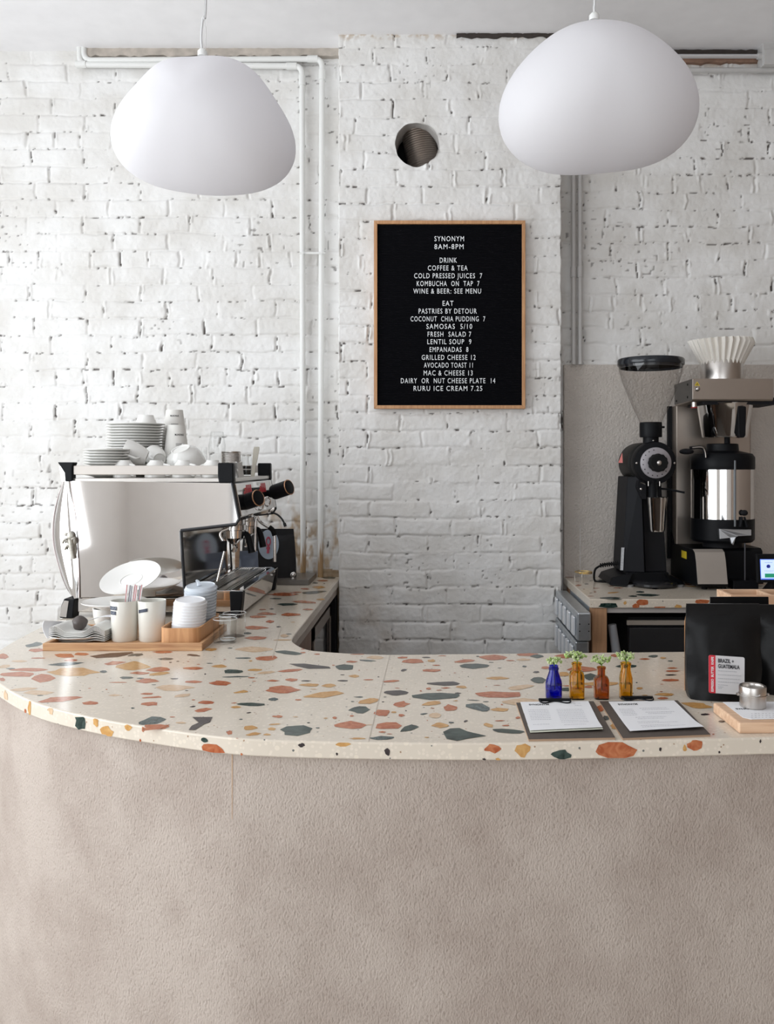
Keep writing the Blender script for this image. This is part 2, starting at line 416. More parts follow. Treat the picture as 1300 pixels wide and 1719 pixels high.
def stain_pier(X, Z):
    n = vnoise(X, Z, 9, 420, 4)
    a = smoothstep(.52, .8, n)*.35*smoothstep(zw(930, 416), zw(1050, 416), Z)*smoothstep(.1, -.35, X)
    b = smoothstep(.035, .0, (ZT-Z)+.03*(vnoise(X, Z, 30, 431, 3)-.2))*smoothstep(.42, .60, vnoise(X, Z, 60, 430, 3))*.9
    return np.clip(a+b, 0, 1)
def stain_right(X, Z):
    return smoothstep(.12, .0, (ZT-Z)+.05*(vnoise(X, Z, 20, 441, 3)-.2))*smoothstep(.4, .55, vnoise(X, Z, 35, 440, 3))
HC = .0712
brick_patch('wall_back', -2.95, -.33, .02, ZT, YW, zw(420.8), -1.8, 21, step=.0042, hc=HC, header=lambda r: r % 7 == 6, stain=stain_left)
HX, HZ, HR = (700-CX)/416, ZE+(CY-243)/416, .088
brick_patch('wall_pier', -156/416, 217/416, .55, ZT+.005, YP, zw(196.7, 416), -.375, 55, step=.0038, hc=.0703, header=lambda r: False, hole=(HX, HZ, HR), stain=stain_pier, edges=True)
brick_patch('wall_alcove', .45, 2.6, .95, ZT, YW, zw(380), .3, 88, step=.0046, hc=.0712, header=lambda r: r % 7 == 2, stain=stain_right)
# rest of the room shell
struct('wall_back_base', MB().box((-2.95, YW, 0), (-.34, YW+.15, .025)).box((-.36, YP+.008, 0), (.51, YW+.15, .56)).box((.45, YW, 0), (2.6, YW+.15, .955)), M_wallp)
lin = MB().box((-2.95, YW+.05, .9), (-.34, YW+.2, ZT)).box((.5, YW+.05, .9), (2.6, YW+.2, ZT))
lin.box((-.36, YW+.19, .5), (.51, YW+.3, ZT))
struct('wall_back_core', lin, M_wallp)
struct('ceiling', MB().box((-3, -3, ZT), (2.75, 3.9, ZT+.12)), M_ceil)
struct('floor', MB().box((-3, -3, -.1), (2.75, 3.9, 0)), M_floor)
struct('wall_right', MB().box((2.6, -3, 0), (2.75, 3.8, ZT)), mat('warm_brown_wall', (.26, .20, .16), .8))
def holed(axis, pos, th, a0, a1, z0, z1, ha, hb, hz0, hz1):
    mb = MB()
    for (p, q, r, s) in ((a0, ha, z0, z1), (hb, a1, z0, z1), (ha, hb, z0, hz0), (ha, hb, hz1, z1)):
        if axis == 'x': mb.box((pos, p, r), (pos+th, q, s))
        else: mb.box((p, pos, r), (q, pos+th, s))
    return mb
struct('wall_left', holed('x', -3.0, .12, -3, 3.75, 0, ZT, -1.48, 2.7, .65, 3.05), M_wallp)
struct('wall_front', holed('y', -3.0, .12, -2.9, 2.65, 0, ZT, -1.9, .8, .55, 2.95), M_wallp)
wf = MB().box((-2.93, -1.48, .65), (-2.88, -1.43, 3.05)).box((-2.93, 2.64, .65), (-2.88, 2.7, 3.05)).box((-2.93, -1.48, .65), (-2.88, 2.7, .70)).box((-2.93, -1.48, 3.0), (-2.88, 2.7, 3.05))
struct('window_1', wf, mat('dark_window_frame', (.05, .05, .055), .5))
wf = MB().box((-1.9, -2.93, .55), (-1.85, -2.88, 2.95)).box((.75, -2.93, .55), (.8, -2.88, 2.95)).box((-1.9, -2.93, .55), (.8, -2.88, .60)).box((-1.9, -2.93, 2.9), (.8, -2.88, 2.95))
struct('window_2', wf, MATS['dark_window_frame'])
# old timber and dark gaps along the ceiling
M_timber = mat('weathered_timber', (.46, .41, .36), .8, var=.45, vs=26, bump=.6, bs=60)
def ledge(name, x0, x1, z0, z1, y0, seed, m, amp=.005):
    r = random.Random(seed); n = int((x1-x0)/.02); g = []
    for k, zz in enumerate((z0, z1)):
        g.append([(x0+(x1-x0)*i/n, y0+r.uniform(-.002, .002), zz+(r.uniform(-amp, amp) if k == 0 or name != 't' else 0)) for i in range(n+1)])
    return struct(name, MB().sheet(g, (0, .03, 0)), m)
ledge('trim_1', -1.46, -.377, zw(99), zw(84), YW-.028, 3, M_timber)
ledge('trim_2', .55, 2.5, zw(108), zw(98), YW-.02, 5, mat('rust_brown_timber', (.28, .17, .12), .9, var=.5, vs=30, bump=.5, bs=50), .004)
M_gap = mat('gap_shade_dark', (.05, .04, .035), .9, var=.3, vs=50)  # near-black strips: the shade inside the ceiling gaps put in as colour
ledge('gap_shade_1', -1.42, -.38, zw(83.5), ZT, YW-.022, 8, M_gap, .002)
ledge('gap_shade_2', .10, .53, zw(64, 416), ZT+.002, YP-.012, 9, M_gap, .005)
ledge('gap_shade_3', .55, 2.5, zw(97), ZT, YW-.016, 10, M_gap, .003)
# cement splash panel behind the rear counter
M_cem = mat('cement_render', (.58, .53, .485), .85, var=.14, vs=7, bump=1.0, bs=110)
for nd in M_cem.node_tree.nodes:
    if nd.type == 'BUMP': nd.inputs['Distance'].default_value = .006
bs_ = struct('wall_splash_panel', MB().box((.552, YW-.022, .6), (2.55, YW+.02, ZE+(CY-612)/402)), M_cem, bevel=.004)
# ------------------------------------------------------------------ vent in the pier
dk = mat('dark_void', (.02, .018, .016), .9)
v = thing('vent_duct', (HX, YP+.02, HZ-HR), 'round vent hole broken through the brick pier with ribbed metal duct inside', 'vent')
n = 48; g0 = []
HF = lambda a: 1.01+.02*math.sin(3*a+1)+.006*math.sin(7*a)+.008*math.sin(12*a+2)
for yy, rs in ((YP-.001, 1.0), (YP+.05, .97), (YP+.13, .97)):
    g0.append([(HX+HR*rs*HF(2*PI*i/n)*math.cos(2*PI*i/n), yy, HZ+HR*rs*HF(2*PI*i/n)*math.sin(2*PI*i/n)) for i in range(n+1)])
obj('sleeve', MB().sheet(g0), mat('hole_plaster', (.42, .40, .38), .9, bump=.8, bs=80), v, recalc=False)
mb = MB(); pr = []
for i in range(70):
    z = -.16+i*.32/70; pr.append((.068+(.003 if i % 2 else 0), z))
mb.lathe(pr, 40, M=Matrix.Translation((HX+.022, YP+.115, HZ)) @ Matrix.Rotation(-.20, 4, 'Y'))
obj('ribbed_duct', mb, mat('ribbed_duct_metal', (.32, .28, .25), .35, .9), v)
obj('void_backing', MB().box((HX-.14, YP+.22, HZ-.14), (HX+.14, YP+.23, HZ+.14)), dk, v)

# ------------------------------------------------------------------ pipes
def pipe_material():
    m = bpy.data.materials.new('rust_streaked_pipe_paint'); m.use_nodes = True; N = m.node_tree.nodes; L = m.node_tree.links; b = N['Principled BSDF']
    g = N.new('ShaderNodeNewGeometry'); sp = N.new('ShaderNodeSeparateXYZ'); L.new(g.outputs['Position'], sp.inputs[0])
    tc = N.new('ShaderNodeTexCoord'); mp = N.new('ShaderNodeMapping'); mp.inputs['Scale'].default_value = (70, 70, 7); L.new(tc.outputs['Object'], mp.inputs[0])
    nz = N.new('ShaderNodeTexNoise'); nz.inputs['Scale'].default_value = 1; nz.inputs['Detail'].default_value = 6; L.new(mp.outputs[0], nz.inputs['Vector'])
    mr = N.new('ShaderNodeMapRange'); mr.inputs[1].default_value = zw(985); mr.inputs[2].default_value = zw(815); mr.inputs[3].default_value = .38; mr.inputs[4].default_value = -.35
    L.new(sp.outputs[2], mr.inputs[0])
    ad = N.new('ShaderNodeMath'); ad.operation = 'ADD'; L.new(mr.outputs[0], ad.inputs[0]); L.new(nz.outputs['Fac'], ad.inputs[1])
    r = N.new('ShaderNodeValToRGB'); r.color_ramp.elements[0].position = .50; r.color_ramp.elements[1].position = .68
    r.color_ramp.elements[0].color = (.77, .77, .75, 1); r.color_ramp.elements[1].color = (.38, .24, .12, 1)
    L.new(ad.outputs[0], r.inputs[0]); L.new(r.outputs[0], b.inputs['Base Color']); b.inputs['Roughness'].default_value = .45
    return m
M_pp = pipe_material()
def pw(px, py, y=3.575): return P(px, py, y)
def pipe(name, pts, r, m, label, cat='pipe', group=None, y=3.57, joints=(), straps=(), elbows=()):
    w = [P(a, b, y) for a, b in pts]
    t = thing(name, tuple(w[-1]), label, cat, group)
    path = []
    for i, p in enumerate(w):                       # rounded elbows
        if 0 < i < len(w)-1:
            a = (w[i-1]-p).normalized(); b = (w[i+1]-p).normalized(); R = .035
            for k in range(7):
                s = k/6; path.append((p+a*R)*(1-s)**2+2*p*s*(1-s)+(p+b*R)*s*s)
        else: path.append(p)
    obj('pipe_run', MB().tube(path, r, 16, smooth=False), m, t)
    for (a, b, ver) in joints:
        p = P(a, b, y); d = Vector((0, 0, .022)) if ver else Vector((.022, 0, 0))
        obj('coupling', MB().cyl(p-d, p+d, r*1.22, n=16), m, t, bevel=.001)
    return t
t = pipe('water_pipe', [(134, 66), (134, 108.5), (507.5, 111), (509, 978)], .0118, M_pp, 'white painted pipe ending behind the coffee machine, left one of the upright pair', group='white wall pipes', joints=[(490, 111, False), (507.5, 135, True), (136.5, 108, False)])
obj('foot_collar', MB().cyl(P(509, 980, 3.57), P(509, 967, 3.57), .019), M_rubber, t, bevel=.002)
pipe('water_pipe', [(141, 72), (141, 101.5), (541, 99), (538, 970)], .0118, M_pp, 'white painted pipe nearest the brick pier, rusty at its foot', group='white wall pipes', joints=[(525, 99, False), (541, 126, True)], y=3.571)
tag(obj('pipe_clamp', MB().box(P(503, 423, 3.558), P(546, 427, 3.565)).cyl(P(509, 425, 3.55), P(509, 425, 3.56), .004).cyl(P(540, 425, 3.55), P(540, 425, 3.56), .004), M_pipe, loc=P(525, 425, 3.56)), 'small white bracket joining the two upright white pipes', 'bracket')
for nm, x, lb in (('left', 963, 'grey upright conduit in the alcove corner, the one closer to the pier'), ('right', 974, 'grey upright conduit in the alcove corner, the one farther from the pier')):
    pipe('conduit', [(x, 105), (x+.5, 612)], .0098, M_cond, lb, 'conduit', 'upright conduits', y=3.567, joints=[(x, 457, True)])
pipe('conduit', [(948, 118), (1420, 118)], .0105, M_cond, 'lower grey conduit running level under the ceiling behind the right lamp', 'conduit', 'level conduits', y=3.56)
pipe('conduit', [(1000, 94.5), (1288, 94.5)], .0085, mat('bright_conduit', (.72, .72, .74), .3, .7), 'upper pale conduit running level into the ceiling junction box', 'conduit', 'level conduits', y=3.545)
jb = thing('junction_box', P(1296, 108, 3.55), 'grey metal junction box high in the top right corner', 'junction box')
obj('box_body', MB().box(P(1281, 110, 3.53), P(1325, 82, 3.59)), M_cond, jb, bevel=.003)
obj('cover_plate', MB().box(P(1284, 108, 3.522), P(1322, 84, 3.53)), M_cond, jb, bevel=.001)
obj('conduit_connector', MB().cyl(P(1272, 94.5, 3.545), P(1282, 94.5, 3.545), .013), M_cond, jb)

# ------------------------------------------------------------------ letter board
YB = 3.425; sb = F/YB
def B(px, py, y=YB): return Vector(((px-CX)/sb, y, ZE-(py-CY)/sb))
M_felt = mat('black_felt', (.0055, .0055, .007), .95, var=.2, vs=300); M_felt.node_tree.nodes['Principled BSDF'].inputs['Specular IOR Level'].default_value = .05
lb = thing('letter_board', (B(755, 686).x, 3.45, B(755, 686).z), 'black felt letter board with wooden frame listing the menu on the brick pier', 'sign')
x0, x1, z1, z0 = B(628, 0).x, B(882.5, 0).x, B(0, 370).z, B(0, 686).z
fw = .0135
M_frame = wood('board_frame_oak', (.45, .22, .10), (.60, .33, .16), 2, .5, 20)
def mitre(nm, pts): return obj(nm, MB().prism([(p[0], YB, p[1]) for p in pts], (0, .026, 0)), M_frame, lb, bevel=.0012)
mitre('frame_rail', [(x0,z1),(x1,z1),(x1-fw,z1-fw),(x0+fw,z1-fw)]); mitre('frame_rail', [(x0,z0),(x0+fw,z0+fw),(x1-fw,z0+fw),(x1,z0)])
mitre('frame_stile', [(x0,z0),(x0,z1),(x0+fw,z1-fw),(x0+fw,z0+fw)]); mitre('frame_stile', [(x1,z1),(x1,z0),(x1-fw,z0+fw),(x1-fw,z1-fw)])
mb = MB(); ng = 116; g = [[], []]
zz = []
for i in range(ng):
    za = z0+fw+(z1-z0-2*fw)*i/ng; hz = (z1-z0-2*fw)/ng
    zz += [(za, .004), (za+hz*.3, .0015), (za+hz*.75, .0015)]
zz.append((z1-fw, .004))
mb.sheet([[(x0+fw, YB+.008+d, z), (x1-fw, YB+.008+d, z)] for z, d in zz], (0, .006, 0), smooth=False)
obj('felt_panel', mb, M_felt, lb)
obj('backing_board', MB().box((x0+.004, YB+.018, z0+.004), (x1-.004, 3.452, z1-.004)), M_frame, lb)
LN = [('SYNONYM',193,528,768),('8AM-8PM',257,528,764),('DRINK',367,571,710),('COFFEE & TEA',430,475,797),('COLD PRESSED JUICES  7',493,364,915),('KOMBUCHA  ON  TAP  7',556,385,893),
('WINE & BEER: SEE MENU',617,357,906),('EAT',716,594,682),('PASTRIES BY DETOUR',779,400,871),('COCONUT  CHIA PUDDING  7',842,335,940),('SAMOSAS  5/10',903,463,834),('FRESH  SALAD 7',966,473,826),
('LENTIL SOUP  9',1027,471,827),('EMPANADAS  8',1090,489,803),('GRILLED CHEESE 12',1154,425,862),('AVOCADO TOAST 11',1217,443,839),('MAC & CHEESE 13',1280,441,838),('DAIRY  OR  NUT CHEESE PLATE  14',1343,256,1021),('RURU ICE CREAM 7.25',1405,359,916)]
for s_, cy, a, b in LN:
    pa = B(620+a/4.815, 360+cy/4.815, YB+.0075); pb = B(620+b/4.815, 360+cy/4.815, YB+.0075)
    text('letter_row', s_, M_letters, lb, (pa+pb)/2, (1,0,0), (0,0,1), (pb-pa).length, .0196, ex=.002, off=.004, space=1.22)

# ------------------------------------------------------------------ pendant lamps
def lamp(name, rows, k, ox, oy, d, label, cordpx, M):
    pts = [((ox+a/k), (ox+b/k), oy+y/k) for (y, a, b) in rows]
    ys = [p[2] for p in pts]
    A = []
    c = catmull([Vector((p[0], p[1], p[2])) for p in pts], 4)
    top = c[0]; bot = c[-1]
    prof = [Vector(((top[0]+top[1])/2-.6, (top[0]+top[1])/2+.6, top[2]-1.2))]+c+[Vector(((bot[0]+bot[1])/2-1, (bot[0]+bot[1])/2+1, bot[2]+1.6))]
    t = thing(name, P((top[0]+top[1])/2, top[2], d), label, 'pendant lamp', 'white pendant lamps')
    # plump pebble: radius per direction, corrected until its outline as seen from the eye matches
    oc = Vector((sum(p[0]+p[1] for p in c)/2/len(c), (c[0][2]+c[-1][2])/2, 0))
    poly = [(p[0], p[2]) for p in prof]+[(p[1], p[2]) for p in prof[::-1]]
    def ray(polyg, th):
        dx, dy = math.cos(th), math.sin(th); best = 0
        for i in range(len(polyg)):
            x1, y1 = polyg[i]; x2, y2 = polyg[(i+1) % len(polyg)]; x1 -= oc.x; x2 -= oc.x; y1 -= oc.y; y2 -= oc.y
            den = dx*(y2-y1)-dy*(x2-x1)
            if abs(den) < 1e-9: continue
            t_ = (x1*(y2-y1)-y1*(x2-x1))/den; s_ = (x1*dy-y1*dx)/den
            if -1e-6 <= s_ <= 1+1e-6 and t_ > best: best = t_
        return best
    def hull(pp):
        pp = sorted(map(tuple, pp)); h = []
        for seq in (pp, pp[::-1]):
            k_ = len(h)
            for p_ in seq:
                while len(h) > k_+1 and (h[-1][0]-h[-2][0])*(p_[1]-h[-2][1])-(h[-1][1]-h[-2][1])*(p_[0]-h[-2][0]) <= 0: h.pop()
                h.append(p_)
            h.pop()
        return h
    NP = 96; NB = 32; th = [2*PI*i/NP for i in range(NP)]
    tgt = np.array([ray(poly, a_) for a_ in th]); 
    def lowpass(v_, k_):
        f_ = np.fft.rfft(v_); f_[k_+1:] = 0; return np.fft.irfft(f_, len(v_))
    ea = max(abs(q[0]-oc.x) for q in poly); eb = (max(q[1] for q in poly)-min(q[1] for q in poly))/2; ea = (max(q[0] for q in poly)-min(q[0] for q in poly))/2
    ell = np.array([1/math.sqrt((math.cos(a_)/ea)**2+(math.sin(a_)/eb)**2) for a_ in th])
    tgt = ell*lowpass(tgt/ell, 5)
    kd = F/d; Rr = tgt/kd; ctr = P(oc.x, oc.y, d); D = Rr.mean()*.95
    be = np.linspace(-PI/2, PI/2, NB+1)
    TH = np.array(th)[None, :]; BE = be[:, None]
    for it in range(9):
        X = ctr.x+Rr[None, :]*np.cos(BE)*np.cos(TH); Zz = ctr.z-Rr[None, :]*np.cos(BE)*np.sin(TH); Y = ctr.y+D*np.sin(BE)+0*TH
        if it == 8: break
        px = CX+F*X/Y-oc.x; py = CY-F*(Zz-ZE)/Y-oc.y
        hl = hull(np.stack([px.ravel()+oc.x, py.ravel()+oc.y], -1)); cur = np.array([ray(hl, a_) for a_ in th])
        q_ = tgt/cur; Rr = ell/kd*lowpass(Rr*q_/ell*kd, 5)
    mb = MB(); vs = []; fs = []
    for j in range(1, NB):
        for i in range(NP): vs.append((X[j, i], Y[j, i], Zz[j, i]))
    for j in range(NB-2):
        for i in range(NP): i2 = (i+1) % NP; fs.append((j*NP+i, j*NP+i2, (j+1)*NP+i2, (j+1)*NP+i))
    k0 = len(vs); vs += [(ctr.x, ctr.y-D, ctr.z), (ctr.x, ctr.y+D, ctr.z)]
    for i in range(NP):
        i2 = (i+1) % NP; fs.append((k0, i2, i)); fs.append((k0+1, (NB-2)*NP+i, (NB-2)*NP+i2))
    mb.add(vs, fs, 0, True); obj('glass_shade', mb, M, t)
    tp = P(*cordpx[0], d); 
    obj('shade_cap', MB().lathe([(.012, -.004), (.012, .008), (.007, .014), (.003, .016)], 20, c=tp), M_pipe, t)
    obj('cord', MB().tube([P(x, y, d) for x, y in cordpx]+[Vector((P(*cordpx[-1], d).x+.004, d, ZT))], .0028, 8), mat('white_cord', (.62, .62, .62), .5), t)
    e = P(*cordpx[-1], d)
    obj('ceiling_rose', MB().lathe([(.05, 0), (.05, -.02), (.012, -.03)], 24, c=(e.x+.004, d, ZT)), M_pipe, t)
    return t, tp, e
def opal(name):
    m = bpy.data.materials.new(name); m.use_nodes = True; MATS[name] = m; N = m.node_tree.nodes; L = m.node_tree.links
    N.remove(N['Principled BSDF']); tc = N.new('ShaderNodeTexCoord'); nz = N.new('ShaderNodeTexNoise'); nz.inputs['Scale'].default_value = 2; L.new(tc.outputs['Object'], nz.inputs['Vector'])
    c = N.new('ShaderNodeMix'); c.data_type = 'RGBA'; c.inputs[6].default_value = (.86, .85, .87, 1); c.inputs[7].default_value = (.89, .88, .90, 1); L.new(nz.outputs['Fac'], c.inputs[0])
    d = N.new('ShaderNodeBsdfDiffuse'); t = N.new('ShaderNodeBsdfTranslucent'); g = N.new('ShaderNodeBsdfGlossy'); g.inputs['Roughness'].default_value = .45
    L.new(c.outputs[2], d.inputs[0]); L.new(c.outputs[2], t.inputs[0])
    a = N.new('ShaderNodeMixShader'); a.inputs[0].default_value = .42; L.new(d.outputs[0], a.inputs[1]); L.new(t.outputs[0], a.inputs[2])
    b = N.new('ShaderNodeMixShader'); b.inputs[0].default_value = .02; L.new(a.outputs[0], b.inputs[1]); L.new(g.outputs[0], b.inputs[2]); L.new(b.outputs[0], N['Material Output'].inputs[0])
    return m
M_lamp = opal('opal_white_glass')
t, tp, e = lamp('pendant_lamp', [(118,680,790),(125,620,850),(150,565,898),(200,508,948),(250,465,987),(300,432,1020),(350,411,1048),(400,401,1068),(440,404,1075),(480,420,1074),(520,452,1062),(560,505,1035),(590,565,1000),(610,640,945),(622,730,885)], 2.1667, 0, 40, 2.176, 'white pebble-shaped glass pendant lamp hanging at the upper left', [(340, 92), (338, 62), (341, 30), (346, -5)], M_lamp)
obj('thin_wire', MB().tube([P(345, 93, 2.17), P(346, 50, 2.17), P(343, -5, 2.17), Vector((e.x+.008, 2.17, ZT))], .0008, 6), M_cond, t)
lamp('pendant_lamp', [(34,978,1045),(42,958,1067),(50,943,1082),(68,915,1115),(90,889,1140),(118,865,1159),(152,847,1171),(185,839,1173),(218,841,1165),(247,850,1146),(266,866,1115),(284,897,1065),(292,935,1015)], 1, 0, 0, 2.025, 'white pebble-shaped glass pendant lamp hanging at the upper right', [(998, 32), (998, 10), (999, -20)], M_lamp)
# ------------------------------------------------------------------ terrazzo
def terrazzo_base(name, c):
    m = bpy.data.materials.new(name); m.use_nodes = True; N = m.node_tree.nodes; L = m.node_tree.links; b = N['Principled BSDF']
    tc = N.new('ShaderNodeTexCoord')
    def layer(scale, thr, col, prev):
        v = N.new('ShaderNodeTexVoronoi'); v.inputs['Scale'].default_value = scale; v.inputs['Randomness'].default_value = 1
        L.new(tc.outputs['Object'], v.inputs['Vector'])
        s = N.new('ShaderNodeSeparateColor'); L.new(v.outputs['Color'], s.inputs[0])
        gt = N.new('ShaderNodeMath'); gt.operation = 'GREATER_THAN'; gt.inputs[1].default_value = thr; L.new(s.outputs[0], gt.inputs[0])
        lt = N.new('ShaderNodeMath'); lt.operation = 'LESS_THAN'; lt.inputs[1].default_value = .42/scale*1.0*scale; L.new(v.outputs['Distance'], lt.inputs[0])
        mu = N.new('ShaderNodeMath'); mu.operation = 'MULTIPLY'; L.new(gt.outputs[0], mu.inputs[0]); L.new(lt.outputs[0], mu.inputs[1])
        x = N.new('ShaderNodeMix'); x.data_type = 'RGBA'; L.new(mu.outputs[0], x.inputs[0]); L.new(prev, x.inputs[6]); x.inputs[7].default_value = col+(1,)
        return x.outputs[2]
    nz = N.new('ShaderNodeTexNoise'); nz.inputs['Scale'].default_value = 9; nz.inputs['Detail'].default_value = 6; L.new(tc.outputs['Object'], nz.inputs['Vector'])
    x = N.new('ShaderNodeMix'); x.data_type = 'RGBA'; x.inputs[6].default_value = tuple(v*.93 for v in c)+(1,); x.inputs[7].default_value = tuple(min(1, v*1.05) for v in c)+(1,)
    L.new(nz.outputs['Fac'], x.inputs[0]); o = x.outputs[2]
    o = layer(150, .62, (min(1, c[0]*1.08), min(1, c[1]*1.08), min(1, c[2]*1.09)), o)
    o = layer(95, .86, (min(1, c[0]*1.09), min(1, c[1]*1.09), min(1, c[2]*1.08)), o)
    o = layer(230, .990, (.36, .24, .16), o); o = layer(200, .995, (.16, .16, .15), o)
    L.new(o, b.inputs['Base Color'])
    b.inputs['Roughness'].default_value = .16; b.inputs['Specular IOR Level'].default_value = .35
    return m
def chip_mat(name, a, c2):
    m = bpy.data.materials.new(name); m.use_nodes = True; N = m.node_tree.nodes; L = m.node_tree.links; b = N['Principled BSDF']
    tc = N.new('ShaderNodeTexCoord'); nz = N.new('ShaderNodeTexNoise'); nz.inputs['Scale'].default_value = 60; nz.inputs['Detail'].default_value = 7; nz.inputs['Distortion'].default_value = 1.2
    L.new(tc.outputs['Object'], nz.inputs['Vector'])
    r = N.new('ShaderNodeValToRGB'); r.color_ramp.elements[0].position = .35; r.color_ramp.elements[1].position = .7
    r.color_ramp.elements[0].color = a+(1,); r.color_ramp.elements[1].color = c2+(1,)
    L.new(nz.outputs['Fac'], r.inputs[0]); L.new(r.outputs[0], b.inputs['Base Color']); b.inputs['Roughness'].default_value = .16; b.inputs['Specular IOR Level'].default_value = .35
    return m
M_terr = terrazzo_base('cream_terrazzo', (.67, .595, .50))
M_chip = {'O': chip_mat('terracotta_chip', (.36, .085, .03), (.52, .19, .085)), 'Y': chip_mat('ochre_chip', (.48, .24, .07), (.62, .37, .14)),
          'T': chip_mat('tan_chip', (.56, .38, .23), (.68, .50, .34)), 'K': chip_mat('plum_black_chip', (.022, .016, .018), (.06, .045, .045)),
          'N': chip_mat('green_marble_chip', (.008, .022, .018), (.060, .092, .080)), 'G': chip_mat('grey_green_chip', (.028, .048, .048), (.11, .145, .145)),
          'S': mat('terrazzo_seam', (.50, .44, .37), .3)}
CK = ['O', 'Y', 'T', 'K', 'N', 'G', 'S']
CROPS = {'A': (0, 1040, 5.2), 'B': (220, 1070, 5.2), 'C': (400, 960, 6.5), 'D': (450, 1080, 5.2), 'E': (660, 1080, 5.2), 'F': (900, 1080, 5.2), 'G': (1130, 1080, 7.647), 'R': (930, 950, 8.667)}
